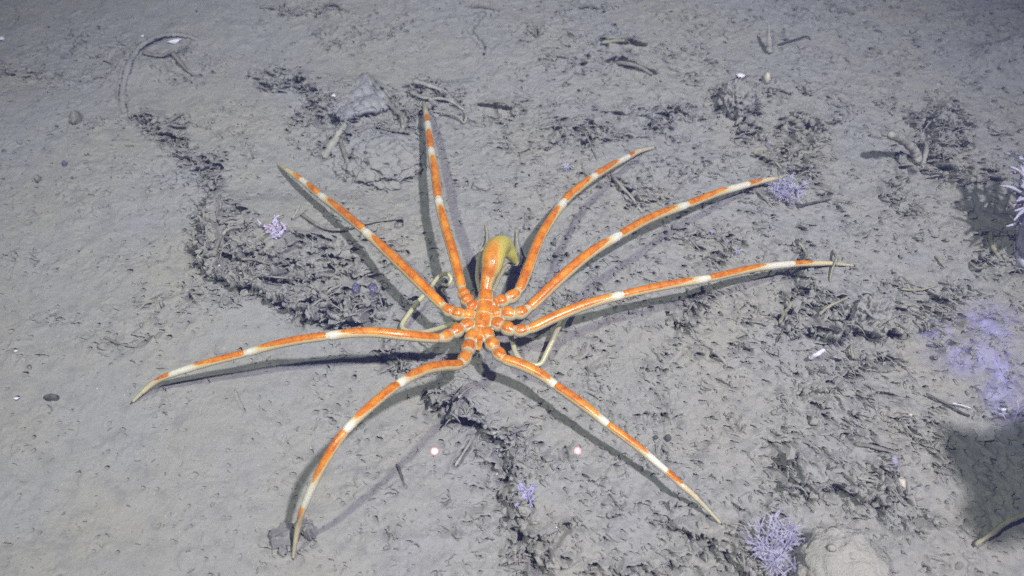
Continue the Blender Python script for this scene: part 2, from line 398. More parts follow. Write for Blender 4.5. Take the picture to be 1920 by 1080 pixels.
M_CLAW = mat("brown_claw", (.10, .075, .045), .4, .5)
M_DARKSHELL = mat("dark_blue_shell", (.09, .09, .17), .45, .5, vary=((.16, .16, .22), 200), bump=(400, .4, .0005))

# ------------------------------------------------------------------ helpers
def tag(o, label=None, cat=None, group=None, kind=None):
    if label: o["label"] = label
    if cat: o["category"] = cat
    if group: o["group"] = group
    if kind: o["kind"] = kind
    return o
def link_mesh(name, verts, faces, m, parent=None, loc=None, smooth=True):
    me = bpy.data.meshes.new(name)
    loc = Vector(loc) if loc is not None else Vector((0, 0, 0))
    me.from_pydata([tuple(Vector(v) - loc) for v in verts], [], faces)
    me.validate()
    if smooth: me.polygons.foreach_set("use_smooth", [True] * len(me.polygons))
    if m: me.materials.append(m)
    o = bpy.data.objects.new(name, me)
    COL.objects.link(o)
    if parent: o.parent = parent
    else: o.location = loc
    return o
def root_at(name, loc):
    o = bpy.data.objects.new(name, None)
    o.empty_display_size = .01
    COL.objects.link(o); o.location = loc
    return o
def catmull(pts, per):
    pts = [np.array(p, float) for p in pts]
    q = [2 * pts[0] - pts[1]] + pts + [2 * pts[-1] - pts[-2]]
    out = []
    for i in range(1, len(q) - 2):
        for k in range(per):
            t = k / per
            a, b, c, d = q[i - 1], q[i], q[i + 1], q[i + 2]
            out.append(.5 * ((2 * b) + (c - a) * t + (2 * a - 5 * b + 4 * c - d) * t * t + (3 * b - a - 3 * c + d) * t ** 3))
    out.append(q[-2])
    return out
def tube_geo(path, radii, sides=8, flat=1.0, wob=0.0, seed=0):
    V = []; F = []
    n = len(path)
    path = [Vector(p) for p in path]
    up = Vector((0, 0, 1))
    rnd = random.Random(seed)
    for i, p in enumerate(path):
        t = (path[min(i + 1, n - 1)] - path[max(i - 1, 0)]).normalized()
        a = t.cross(up)
        a = a.normalized() if a.length > .05 else Vector((1, 0, 0))
        b = a.cross(t).normalized()
        for k in range(sides):
            th = 2 * math.pi * k / sides
            r = radii[i] * (1 + wob * (rnd.random() - .5))
            V.append(p + a * math.cos(th) * r + b * math.sin(th) * r * flat)
    for i in range(n - 1):
        for k in range(sides):
            F.append((i * sides + k, i * sides + (k + 1) % sides, (i + 1) * sides + (k + 1) % sides, (i + 1) * sides + k))
    F.append(tuple(range(sides))[::-1]); F.append(tuple((n - 1) * sides + k for k in range(sides)))
    return V, F
def joined(geos):
    V = []; F = []
    for v, f in geos:
        o = len(V); V += list(v); F += [tuple(i + o for i in q) for q in f]
    return V, F
def strand(name, line, rad, m, label, cat, sides=8, per=9, wob=.5, flat=1.0, taper=.55, group=None, seed=0):
    """a tube lying on or rising from the seabed; line = (u, v, height over the seabed)"""
    ctrl = [at(u, v, h) for (u, v, h) in line]
    path = catmull(ctrl, per)
    n = len(path)
    radii = [rad * PX * (1 - (1 - taper) * (i / (n - 1))) for i in range(n)]
    radii[0] *= .75; radii[-1] *= .6
    V, F = tube_geo(path, radii, sides, flat, wob, seed)
    o = link_mesh(name, V, F, m, loc=ctrl[0])
    return tag(o, label, cat, group)
def blob_geo(c, rx, ry, rz, amp, freq, sub=4, seed=0, cut=None, rot=0, ridge=False):
    bm = bmesh.new()
    bmesh.ops.create_icosphere(bm, subdivisions=sub, radius=1)
    off = Vector((seed * 3.1, seed * 1.7, seed * .9))
    for v in bm.verts:
        d = v.co.normalized()
        n = mnoise.fractal(d * freq + off, 1.0, 2.0, 4)
        if ridge: n = (1 - abs(n) * 2.2)
        v.co = d * (1 + amp * n)
    co, si = math.cos(rot), math.sin(rot)
    V = []
    for v in bm.verts:
        x, y, z = v.co.x * rx, v.co.y * ry, v.co.z * rz
        V.append(Vector((c[0] + x * co - y * si, c[1] + x * si + y * co, c[2] + z)))
    F = [tuple(q.index for q in f.verts) for f in bm.faces]
    bm.free()
    return V, F
def lump(name, u, v, ru, rv, hz, m, label, cat, amp=.35, freq=1.6, sub=4, seed=1, sink=.35, rot=0, ridge=False, group=None):
    p = at(u, v)
    V, F = blob_geo((p.x, p.y, p.z + hz * (1 - 2 * sink) * .5), ru * PX, rv * PX * 1.35, hz * .75, amp, freq, sub, seed, None, rot, ridge)
    o = link_mesh(name, V, F, m, loc=p)
    return tag(o, label, cat, group)

# ------------------------------------------------------------------ seabed mesh
def build_seabed():
    me = bpy.data.meshes.new("seabed")
    nv = NX * NY
    co = np.empty((nv, 3), np.float32)
    co[:, 0] = X.ravel(); co[:, 1] = Y.ravel(); co[:, 2] = Z.ravel()
    co[:, 1] -= LEAN.ravel()
    idx = np.arange(nv).reshape(NY, NX)
    q = np.stack([idx[:-1, :-1], idx[:-1, 1:], idx[1:, 1:], idx[1:, :-1]], -1).reshape(-1, 4)
    nf = len(q)
    me.vertices.add(nv); me.vertices.foreach_set("co", co.ravel())
    me.loops.add(nf * 4); me.loops.foreach_set("vertex_index", q.ravel().astype(np.int32))
    me.polygons.add(nf)
    me.polygons.foreach_set("loop_start", np.arange(0, nf * 4, 4, dtype=np.int32))
    me.polygons.foreach_set("use_smooth", np.ones(nf, bool))
    me.update(); me.validate()
    me.materials.append(M_CLAY)
    o = bpy.data.objects.new("seabed", me); COL.objects.link(o)
    o["kind"] = "structure"
build_seabed()

# ------------------------------------------------------------------ the sea spider
def px_r(u, v, h, r):
    return 1.08 * r * depth(u, v, h) / FPX
SEG = {"c": 1, "f": 2, "t": 3, "s": 4, "a": 5, "p": 6}
LEGS = [  # photograph u, v, height over the seabed plane (cm), radius in photograph pixels, segment that begins here
    [(893, 580, 3.9, 11, "c"), (880, 568, 4.1, 11.5, "c"), (872, 556, 4.2, 11, "c"), (866, 540, 4.3, 9, "f"), (851, 480, 4.4, 9.3, ""), (836, 430, 4.1, 8.8, ""), (822, 373, 3.7, 8, "t"), (816, 326, 3.3, 8, ""), (808, 280, 2.9, 7.2, "s"), (802, 232, 2.0, 6.2, "a"), (798, 208, 1.2, 4.5, "p"), (795, 192, .6, 3, "e")],
    [(889, 592, 3.8, 11, "c"), (868, 590, 4.0, 11.5, "c"), (849, 586, 4.1, 11, "c"), (830, 573, 4.2, 9.5, "f"), (780, 524, 4.4, 9.8, ""), (728, 474, 4.2, 9.2, ""), (683, 433, 3.8, 8, "t"), (640, 396, 3.0, 7.8, ""), (600, 366, 2.3, 7, "s"), (566, 338, 1.5, 6, "a"), (538, 319, .9, 4.3, "p"), (522, 308, .4, 3.2, "e")],
    [(886, 606, 3.8, 11, "c"), (866, 615, 4.0, 11.5, "c"), (846, 626, 4.2, 11, "c"), (822, 634, 4.6, 9.3, "f"), (760, 629, 5.6, 9.8, ""), (690, 623, 6.1, 9.2, ""), (614, 630, 6.0, 8.2, "t"), (536, 642, 5.2, 8.2, ""), (461, 662, 4.2, 7.2, "s"), (388, 681, 3.4, 7, ""), (321, 702, 2.3, 6, "a"), (290, 717, 1.4, 5, ""), (268, 735, .7, 4, "p"), (249, 753, .1, 2.6, "e")],
    [(891, 622, 3.8, 11.5, "c"), (881, 643, 4.0, 12, "c"), (876, 662, 4.4, 11.5, "c"), (862, 683, 5.0, 10, "f"), (832, 686, 6.0, 10, ""), (795, 694, 7.0, 10, ""), (745, 722, 8.0, 8.8, "t"), (697, 760, 8.6, 9, ""), (648, 808, 8.7, 8.2, "s"), (608, 868, 7.6, 8.2, ""), (571, 948, 4.8, 6.6, "a"), (560, 985, 2.8, 5.6, ""), (554, 1015, 1.4, 4.2, "p"), (550, 1046, .0, 3, "e")],
    [(908, 618, 3.8, 11.5, "c"), (918, 637, 3.8, 12, "c"), (929, 655, 3.8, 11.5, "c"), (946, 673, 3.8, 10, "f"), (975, 683, 3.8, 10, ""), (1010, 700, 3.7, 9.6, ""), (1042, 723, 3.6, 8.4, "t"), (1092, 758, 3.5, 8.8, ""), (1140, 796, 3.2, 7.6, "s"), (1195, 837, 2.9, 7.4, ""), (1250, 884, 2.4, 6.4, "a"), (1280, 911, 2.3, 5.6, ""), (1308, 936, 1.5, 4.6, "p"), (1351, 981, .1, 2.4, "e")],
    [(924, 604, 3.8, 11, "c"), (943, 612, 4.0, 12, "c"), (964, 620, 4.1, 11, "c"), (992, 617, 4.2, 9.8, "f"), (1040, 595, 4.4, 10, ""), (1100, 571, 4.6, 9.5, ""), (1167, 553, 4.6, 8, "t"), (1245, 536, 4.4, 8, ""), (1328, 522, 4.0, 7.2, "s"), (1410, 504, 3.0, 7, ""), (1486, 495, 1.9, 6, "a"), (1530, 494, 1.1, 5, ""), (1562, 494, .6, 3.8, "p"), (1600, 498, .1, 2.2, "e")],
    [(922, 591, 3.8, 11, "c"), (940, 587, 4.0, 11.5, "c"), (966, 589, 4.1, 11.5, "c"), (992, 577, 4.3, 9.8, "f"), (1044, 528, 4.8, 10, ""), (1102, 478, 5.1, 9.4, ""), (1162, 441, 5.0, 8.2, "t"), (1222, 408, 4.2, 8.2, ""), (1288, 384, 3.2, 7.2, "s"), (1345, 362, 2.4, 7, ""), (1402, 346, 1.6, 6, "a"), (1432, 339, 1.1, 4.8, ""), (1452, 335, .7, 3.8, "p"), (1472, 331, .3, 2.4, "e")],
    [(918, 577, 3.9, 11, "c"), (932, 567, 4.0, 11, "c"), (950, 562, 4.1, 11.5, "c"), (972, 545, 4.2, 9.6, "f"), (990, 505, 4.4, 9.6, ""), (1016, 440, 4.3, 9, ""), (1058, 378, 3.9, 8, "t"), (1086, 352, 3.5, 7.8, ""), (1117, 329, 3.0, 7, "s"), (1148, 310, 2.4, 6.4, ""), (1178, 294, 1.6, 5.4, "a"), (1200, 283, 1.0, 4.4, "p"), (1226, 277, .2, 2.4, "e")],
]
TRUNK = [(911, 550, 4.3, 13), (911, 565, 4.2, 14.5), (909, 583, 4.0, 15.5), (906, 602, 3.9, 15.5), (902, 620, 3.8, 13), (900, 634, 3.9, 8), (899, 646, 4.1, 5), (898, 656, 4.2, 3)]
PROB = [(911, 552, 4.3, 11), (912, 536, 4.6, 11), (916, 518, 4.9, 13.5), (922, 500, 5.3, 18.5), (925, 483, 5.5, 20.5), (931, 467, 5.4, 20), (940, 459, 5.0, 17.5), (948, 463, 4.5, 15), (955, 473, 4.0, 12), (962, 483, 3.4, 9), (967, 491, 3.0, 6)]
THIN = [  # palps and egg-carrying legs
    [(900, 546, 3.9, 4), (895, 520, 3.3, 4), (897, 492, 2.7, 3.8), (903, 470, 2.2, 3.5), (911, 460, 1.2, 2.2), (913, 440, .6, 1.7), (910, 420, .4, 1.2)],
    [(924, 546, 3.9, 4), (937, 518, 3.3, 4), (952, 497, 2.7, 3.8), (973, 493, 2.2, 4), (973, 474, 1.2, 2.2), (969, 450, .6, 1.7), (969, 430, .4, 1.2)],
    [(876, 602, 3.2, 5), (850, 606, 2.5, 5), (815, 618, 1.6, 4.6), (780, 624, 1.0, 4.4), (754, 613, .7, 4.6), (770, 584, .9, 4.6), (795, 553, 1.2, 4.4), (810, 535, 1.3, 4.2), (822, 520, 1.3, 4), (837, 513, 1.2, 3.8), (846, 523, 1.0, 3.6), (840, 534, .7, 3.2), (828, 533, .5, 2.6)],
    [(938, 612, 3.2, 5), (958, 632, 2.4, 5), (967, 662, 1.4, 4.8), (984, 680, .8, 4.4), (1012, 683, .6, 4.6), (1026, 660, 1.0, 5), (1042, 625, 1.5, 5), (1057, 590, 1.7, 4.6), (1066, 572, 1.6, 4)],
]
samp = []   # (position, radius, tangent, code, t in segment, spine index)
geos = []
def run_spine(pts, code_of, sides, idx, step=.0007):
    ctrl = [P(u, v, h / 100) for (u, v, h, r) in [q[:4] for q in pts]]
    rad = [px_r(q[0], q[1], q[2] / 100, q[3]) for q in pts]
    per = 10
    path = catmull([(*c, r) for c, r in zip(ctrl, rad)], per)
    pos = [Vector(p[:3]) for p in path]; rr = [float(p[3]) for p in path]
    codes = []; ts = []
    if code_of == "leg":
        starts = [i for i, q in enumerate(pts) if q[4]]
        lab = [0] * (len(pts) - 1); frac0 = [0.0] * (len(pts)); frac1 = [0.0] * (len(pts))
        for a, b in zip(starts[:-1], starts[1:]):
            L = [0]
            for i in range(a, b): L.append(L[-1] + (ctrl[i + 1] - ctrl[i]).length)
            for k, i in enumerate(range(a, b)):
                lab[i] = SEG[pts[a][4]]; frac0[i] = L[k] / L[-1]; frac1[i] = L[k + 1] / L[-1]
        for k in range(len(path)):
            i = min(k // per, len(pts) - 2); f = k / per - i
            codes.append(lab[i]); ts.append(frac0[i] + (frac1[i] - frac0[i]) * f)
        # knuckled joints: a waist just before each, a swelling after
        for k in range(len(path)):
            t = ts[k]; e = min(t, 1 - t)
            if codes[k] == 1: rr[k] *= .82 + .34 * math.sin(math.pi * t)
            elif codes[k] in (2, 3, 4): rr[k] *= 1.0 + .17 * math.exp(-((1 - t) / .028) ** 2) - .16 * math.exp(-(t / .022) ** 2)
    else:
        codes = [code_of] * len(path); ts = [k / (len(path) - 1) for k in range(len(path))]
    geos.append(tube_geo(pos, rr, sides))
    n = len(path)
    for k in range(n - 1):
        seg = (pos[k + 1] - pos[k]); m = max(1, int(seg.length / step))
        tan = seg.normalized()
        for j in range(m):
            f = j / m
            t0, t1 = ts[k], ts[k + 1]
            if t1 < t0: t1 = 1.0
            samp.append((pos[k] + seg * f, rr[k] * (1 - f) + rr[k + 1] * f, tan, codes[k], t0 + (t1 - t0) * f, idx))
    return pos, rr
tips = []
for i, L in enumerate(LEGS):
    L = [list(q) for q in L]
    e = L[-1]
    g = at(e[0], e[1], .0015)                            # the foot stands on the clay
    e[2] = g.z * 100
    pos, rr = run_spine(L, "leg", 14, i)
    tips.append((pos[-4], pos[-1], rr[-1]))
run_spine(TRUNK, 0, 16, 20)
run_spine(PROB, 7, 20, 21)
for i, L in enumerate(THIN):
    run_spine(L, 8, 10, 30 + i)
V, F = joined(geos)
body_loc = at(905, 600)
src = link_mesh("sea_spider", V, F, None, loc=body_loc)
md = src.modifiers.new("skin", "REMESH"); md.mode = "VOXEL"; md.voxel_size = .00042
md2 = src.modifiers.new("smooth", "SMOOTH"); md2.factor = .5; md2.iterations = 2
bpy.context.view_layer.update()
dg = bpy.context.evaluated_depsgraph_get()
body_me = bpy.data.meshes.new_from_object(src.evaluated_get(dg))
old = src.data; src.modifiers.clear(); src.data = body_me; bpy.data.meshes.remove(old)
body_me.name = "sea_spider"
spider = tag(src, "large orange and cream banded sea spider with eight long legs standing on the grey seabed", "sea spider")
kd = KDTree(len(samp))
for i, s in enumerate(samp): kd.insert(s[0], i)
kd.balance()
nv = len(body_me.vertices)
pig = np.zeros(nv, np.float32); white = np.zeros(nv, np.float32); olive = np.zeros(nv, np.float32); pale = np.zeros(nv, np.float32)
def ss(a, b, x):
    t = min(max((x - a) / (b - a), 0), 1); return t * t * (3 - 2 * t)
UP = Vector((0, 0, 1))
for v in body_me.vertices:
    p = v.co + body_loc
    best = None; bd = 9
    for (_, i, d) in kd.find_n(p, 10):
        e = d - samp[i][1]
        if e < bd: bd = e; best = i
    c, r, tan, code, t, idx = samp[best]
    off = p - c
    off -= tan * off.dot(tan)
    dors = 0
    if off.length > 1e-6:
        upv = UP - tan * UP.dot(tan)
        if upv.length > 1e-3: dors = off.normalized().dot(upv.normalized())
    i = v.index
    sh = {2: ss(.62, 1.0, t), 3: ss(.46, .96, t), 4: ss(.25, .8, t), 5: ss(.1, .6, t)}.get(code, 0) * .45
    back = ss(.36 + sh, .72 + sh, dors)
    if code == 0:
        lat = abs((off.x) / max(r, 1e-5))
        line = max(math.exp(-((t - q) / .012) ** 2) for q in (.17, .36, .54, .70))
        pig[i] = .92 - .6 * line * (dors > .1) - .75 * ss(.55, .95, lat) - .4 * math.exp(-((lat) / .10) ** 2) * (t > .35)
    elif code == 1:
        pig[i] = ss(.20, .40, t) * ss(.90, .68, t) * ss(.36, .72, dors); pale[i] = .5
    elif code == 2:
        pig[i] = ss(.00, .025, t) * ss(.97, .80, t) * back; white[i] = ss(.85, .95, t)
    elif code == 3:
        pig[i] = ss(.00, .03, t) * ss(.94, .70, t) * back; white[i] = ss(.80, .92, t)
    elif code == 4:
        pig[i] = ss(.00, .03, t) * ss(.82, .50, t) * back; white[i] = ss(.55, .75, t)
    elif code == 5:
        pig[i] = ss(.00, .04, t) * ss(.62, .40, t) * back * .95; white[i] = .2
    elif code == 6:
        pig[i] = .12 * back; pale[i] = .9
    elif code == 7:
        side = off.x / max(r, 1e-5)
        pig[i] = ss(.0, .06, t) * (.2 + .8 * ss(.85, .25, abs(side + .12))) * ss(.62, .34, t) + .12
        olive[i] = ss(.08, .45, t)
    else:
        olive[i] = .12; pale[i] = 1.0; pig[i] = .02
for nm, arr in (("pigment", pig), ("whiteness", white), ("olive", olive), ("pale", pale)):
    a = body_me.attributes.new(nm, "FLOAT", "POINT"); a.data.foreach_set("value", arr)
body_me.polygons.foreach_set("use_smooth", [True] * len(body_me.polygons))
def spider_material():
    m = bpy.data.materials.new("banded_cuticle"); m.use_nodes = True
    nt = m.node_tree; N = nt.nodes; Lk = nt.links
    b = N["Principled BSDF"]
    b.inputs["Roughness"].default_value = .26; b.inputs["Coat Weight"].default_value = .10; b.inputs["Coat Roughness"].default_value = .15; b.inputs["Specular IOR Level"].default_value = .5
    b.inputs["Subsurface Weight"].default_value = .18; b.inputs["Subsurface Scale"].default_value = .0018
    b.inputs["Subsurface Radius"].default_value = (1, .5, .25)
    tc = N.new("ShaderNodeTexCoord")
    def att(n):
        a = N.new("ShaderNodeAttribute"); a.attribute_name = n; return a.outputs["Fac"]
    def noise(s, d=4, r=.6):
        n = N.new("ShaderNodeTexNoise"); n.inputs["Scale"].default_value = s; n.inputs["Detail"].default_value = d; n.inputs["Roughness"].default_value = r
        Lk.new(tc.outputs["Object"], n.inputs["Vector"]); return n.outputs["Fac"]
    def mix(f, a, b_):
        x = N.new("ShaderNodeMix"); x.data_type = "RGBA"; Lk.new(f, x.inputs[0])
        for s, q in ((6, a), (7, b_)):
            if isinstance(q, tuple): x.inputs[s].default_value = (*q, 1)
            else: Lk.new(q, x.inputs[s])
        return x.outputs[2]
    def mr(src, a, b_, lo=0, hi=1):
        r = N.new("ShaderNodeMapRange"); r.interpolation_type = "SMOOTHSTEP"
        r.inputs[1].default_value = a; r.inputs[2].default_value = b_; r.inputs[3].default_value = lo; r.inputs[4].default_value = hi
        Lk.new(src, r.inputs[0]); return r.outputs[0]
    def math_(op, a, b_):
        x = N.new("ShaderNodeMath"); x.operation = op
        for s, q in ((0, a), (1, b_)):
            if isinstance(q, (int, float)): x.inputs[s].default_value = q
            else: Lk.new(q, x.inputs[s])
        return x.outputs[0]
    nz = noise(1300, 4, .7)
    f = math_("ADD", att("pigment"), math_("MULTIPLY", math_("SUBTRACT", nz, .5), 1.35))
    f = math_("ADD", math_("MULTIPLY", mr(f, .34, .60), math_("SUBTRACT", 1, att("olive"))), math_("MULTIPLY", mr(f, .05, 1.05), att("olive")))
    orange = mix(mr(noise(260), .35, .68), (.68, .225, .015), (.50, .120, .009))
    orange = mix(mr(noise(90), .45, .7), orange, (.76, .31, .035))
    cream = mix(att("whiteness"), (.61, .51, .29), (.72, .69, .59))
    cream = mix(att("pale"), cream, (.47, .45, .33))
    cream = mix(mr(noise(500), .56, .72), cream, (.62, .44, .20))
    cream = mix(att("olive"), cream, (.60, .57, .13))
    orange = mix(math_("MULTIPLY", att("olive"), .30), orange, (.72, .38, .07))
    Lk.new(mix(f, cream, orange), b.inputs["Base Color"])
    k = N.new("ShaderNodeBump"); k.inputs["Strength"].default_value = .25; k.inputs["Distance"].default_value = .0005
    Lk.new(noise(1100, 3), k.inputs["Height"]); Lk.new(k.outputs[0], b.inputs["Normal"])
    return m
body_me.materials.clear()
body_me.materials.append(spider_material())
for (a, e, r) in tips:
    d = (e - a).normalized()
    path = catmull([e - d * .002, e + d * .0012, e + d * .0040 + Vector((0, 0, -.0016))], 4)
    n = len(path)
    Vc, Fc = tube_geo(path, [r * 1.02 * (1 - .85 * k / (n - 1)) for k in range(n)], 8)
    c = link_mesh("claw", [q - body_loc for q in Vc], Fc, M_CLAW, parent=spider)

# ------------------------------------------------------------------ soft corals and anemones
def soft_coral(name, u, v, size, n, m, label, cat, height=.02, spread=1.0, fork=3, thick=1.0, seed=0, lean=(0, 0), group=None, tuft=1.0):
    """base with crooked forked arms; each arm a part"""
    rnd = random.Random(seed)
    p = at(u, v)
    root = tag(root_at(name, p), label, cat, group)
    s = size * PX
    Vb, Fb = blob_geo((0, 0, s * .12), s * .34, s * .34, s * .28, .3, 1.8, 3, seed)
    link_mesh("base", Vb, Fb, m, parent=root)
    for k in range(n):
        a = 2 * math.pi * (k + rnd.random() * .6) / n
        out = s * spread * (.55 + .6 * rnd.random())
        h = height * (.5 + .7 * rnd.random())
        dirv = Vector((math.cos(a), math.sin(a), 0))
        q0 = s * .55 * math.sqrt(rnd.random()) * tuft; a0 = rnd.uniform(0, 2 * math.pi)
        st = Vector((dirv.x * s * .18 + math.cos(a0) * q0, dirv.y * s * .18 + math.sin(a0) * q0 * 1.4, s * .2 * (1 - .7 * tuft)))
        mid = st + dirv * out * .5 + Vector((rnd.uniform(-1, 1) * s * .12, rnd.uniform(-1, 1) * s * .12, h * .7))
        end = st + dirv * out + Vector((lean[0] * h, lean[1] * h, h))
        gs = [tube_geo(catmull([st, mid, end], 5), [s * .075 * thick * (1 - .55 * q / 10) for q in range(11)], 7, wob=.3, seed=seed + k)]
        for j in range(fork):
            f = .35 + .6 * rnd.random()
            b0 = st.lerp(mid, min(1, f * 2)) if f < .5 else mid.lerp(end, f * 2 - 1)
            dd = (dirv * rnd.uniform(-.2, 1) + Vector((rnd.uniform(-1, 1), rnd.uniform(-1, 1), rnd.uniform(-.1, 1)))).normalized()
            Lb = s * rnd.uniform(.22, .5)
            gs.append(tube_geo(catmull([b0, b0 + dd * Lb * .6 + Vector((0, 0, Lb * .1)), b0 + dd * Lb], 3), [s * .045 * thick * (1 - .6 * q / 6) for q in range(7)], 6, wob=.3, seed=seed * 7 + j))
        V, F = joined(gs)
        link_mesh("branch", V, F, m, parent=root)
    return root
def anemone(name, u, v, size, n, m, label, cat, seed=0, h=.006, group=None, thick=1.5):
    rnd = random.Random(seed)
    p = at(u, v)
    root = tag(root_at(name, p), label, cat, group)
    s = size * PX
    prof = [(s * .30, -.002), (s * .26, h * .3), (s * .24, h * .7), (s * .32, h), (s * .20, h * 1.08), (s * .06, h * .95)]
    V = []; F = []; K = 14
    for (r, z) in prof:
        for k in range(K):
            a = 2 * math.pi * k / K
            V.append(Vector((r * math.cos(a), r * math.sin(a), z)))
    for i in range(len(prof) - 1):
        for k in range(K): F.append((i * K + k, i * K + (k + 1) % K, (i + 1) * K + (k + 1) % K, (i + 1) * K + k))
    F.append(tuple((len(prof) - 1) * K + k for k in range(K)))
    link_mesh("column", V, F, m, parent=root)
    for k in range(n):
        a = 2 * math.pi * (k + .5 * rnd.random()) / n
        L = s * rnd.uniform(.3, .85)
        d = Vector((math.cos(a), math.sin(a), 0))
        st = d * s * .27 + Vector((0, 0, h))
        path = catmull([st, st + d * L * .45 + Vector((0, 0, L * rnd.uniform(.15, .45))), st + d * L + Vector((rnd.uniform(-.2, .2) * L, rnd.uniform(-.2, .2) * L, L * rnd.uniform(-.15, .35)))], 4)
        nn = len(path)
        V, F = tube_geo(path, [s * .062 * thick * (1 - .55 * q / (nn - 1)) for q in range(nn)], 6)
        link_mesh("tentacle", V, F, m, parent=root)
    return root
soft_coral("soft_coral", 514, 434, 27, 15, M_PINK, "pinkish white soft coral on the broken clay ridge left of the upper left leg", "soft coral", .006, .5, 3, 2.0, 3)
soft_coral("soft_coral", 1472, 366, 36, 30, M_LILAC, "bright lilac soft coral touched by the tip of a right hand leg", "soft coral", .009, .40, 8, .85, 5)
anemone("anemone", 1062, 322, 15, 11, M_LILAC, "small lilac anemone just above the knee of the upper right leg", "anemone", 8, .006)
anemone("anemone", 1380, 478, 15, 9, M_LILAC, "small pale lilac anemone between the two longest right hand legs", "anemone", 9, .005)
anemone("anemone", 1334, 441, 9, 8, M_LILAC, "tiny lilac anemone just below the upper of the two long right legs", "anemone", 10, .004)
soft_coral("soft_coral", 1922, 488, 105, 26, M_DULLWHITE, "tall white branching coral at the right edge throwing a dark shadow", "soft coral", .080, .75, 9, 1.0, 12, (.25, .25), None, 0)
soft_coral("soft_coral", 1450, 1044, 54, 36, M_LILAC, "lilac branching coral at the bottom edge left of the round pale sponge", "soft coral", .009, .42, 9, .55, 14)
soft_coral("soft_coral", 1902, 786, 26, 9, M_LILAC, "small white and lilac coral at the right edge beside the dark shadow", "soft coral", .014, 1.0, 4, 1.2, 16)
anemone("anemone", 1442, 275, 8, 8, M_LILAC, "tiny bright lilac anemone above the lilac coral at the leg tip", "anemone", 18, .005)
soft_coral("soft_coral", 984, 930, 24, 16, M_HAZE, "dull lilac crust of coral beside the lower crack in the clay", "soft coral", .003, .5, 4, 1.4, 19)

# a thin mat of lilac hydroids, too many stalks to count
def bacterial_mat():
    m = bpy.data.materials.new("lilac_film"); m.use_nodes = True
    nt = m.node_tree; N = nt.nodes; Lk = nt.links; b = N["Principled BSDF"]
    b.inputs["Base Color"].default_value = (.46, .44, .74, 1); b.inputs["Roughness"].default_value = .6
    at_ = N.new("ShaderNodeAttribute"); at_.attribute_name = "cover"
    geo = N.new("ShaderNodeNewGeometry")
    n = N.new("ShaderNodeTexNoise"); n.inputs["Scale"].default_value = 55; n.inputs["Detail"].default_value = 6; n.inputs["Roughness"].default_value = .65
    Lk.new(geo.outputs["Position"], n.inputs["Vector"])
    r_ = N.new("ShaderNodeMapRange"); r_.inputs[1].default_value = .30; r_.inputs[2].default_value = .70; Lk.new(n.outputs["Fac"], r_.inputs[0])
    x = N.new("ShaderNodeMath"); x.operation = "MULTIPLY"; Lk.new(at_.outputs["Fac"], x.inputs[0]); Lk.new(r_.outputs[0], x.inputs[1])
    Lk.new(x.outputs[0], b.inputs["Alpha"])
    c0 = P(1850, 660); n_ = 110
    ex, ey = .075, .085
    V = []; cov = []
    spots = [(P2(u, v), ru * .0005, rv * .0006) for (u, v, ru, rv) in ((1858, 612, 55, 42), (1815, 672, 62, 34), (1882, 700, 34, 70), (1872, 748, 26, 46), (1770, 625, 40, 26))]
    for j in range(n_ + 1):
        for i in range(n_ + 1):
            x_ = c0.x + ex * (2 * i / n_ - 1); y_ = c0.y + ey * (2 * j / n_ - 1)
            V.append((x_, y_, Gsoft(x_, y_, .0015) + .0016))
            q = max(math.exp(-(((x_ - p[0]) / a) ** 2 + ((y_ - p[1]) / b_) ** 2) * 1.3) for (p, a, b_) in spots)
            cov.append(max(0, min(.8, q * 1.0 - .12)))
    F = [(j * (n_ + 1) + i, j * (n_ + 1) + i + 1, (j + 1) * (n_ + 1) + i + 1, (j + 1) * (n_ + 1) + i) for j in range(n_) for i in range(n_)
         if cov[j * (n_ + 1) + i] > .03]
    o = link_mesh("bacterial_mat", V, F, m)
    a = o.data.attributes.new("cover", "FLOAT", "POINT"); a.data.foreach_set("value", cov)
    tag(o, "hazy pale lilac film of bacteria spread over the right hand clay", "bacterial mat", kind="stuff")
bacterial_mat()
def hydroid_mat():
    gs = []
    rnd = random.Random(21)
    for (u, v, ru, rv, n) in ((1850, 620, 42, 34, 90), (1812, 672, 40, 26, 60), (1880, 690, 22, 60, 60), (1872, 740, 18, 40, 30)):
        for k in range(n):
            a = rnd.uniform(0, 2 * math.pi); q = math.sqrt(rnd.random())
            p = at(u + ru * q * math.cos(a), v + rv * q * math.sin(a))
            L = rnd.uniform(.003, .007)
            d = Vector((rnd.uniform(-.8, .8), rnd.uniform(-.8, .8), 1)).normalized()
            e = p + d * L
            gs.append(tube_geo([p, p.lerp(e, .5) + Vector((rnd.uniform(-.001, .001), 0, 0)), e], [.00024, .00018, .00010], 4))
    V, F = joined(gs)
    o = link_mesh("hydroid_mat", V, F, M_HAZE)
    tag(o, "fine lilac hydroids sprouting from the pale film on the right", "hydroids", kind="stuff")
hydroid_mat()

# ------------------------------------------------------------------ sponges, clods, stones
def ball_sponge(u, v, ru, hz, label, seed):
    p = at(u, v)
    root = tag(root_at("ball_sponge", p), label, "sponge")
    V, F = blob_geo((0, 0, hz * .25), ru * PX, ru * PX * 1.05, hz * .62, .14, 3.2, 5, seed)
    link_mesh("body", V, F, M_SPONGE, parent=root)
    for k, (dx, dy) in enumerate(((.1, .1), (-.35, .3))):
        V, F = tube_geo([Vector((dx * ru * PX, dy * ru * PX, hz * .80)), Vector((dx * ru * PX, dy * ru * PX, hz * .88))], [.0030, .0024], 12, wob=.2, seed=k)
        link_mesh("vent", V, F, M_SPONGE, parent=root)
ball_sponge(1580, 1074, 66, .022, "round pale ball sponge at the bottom edge right of the lilac coral", 31)

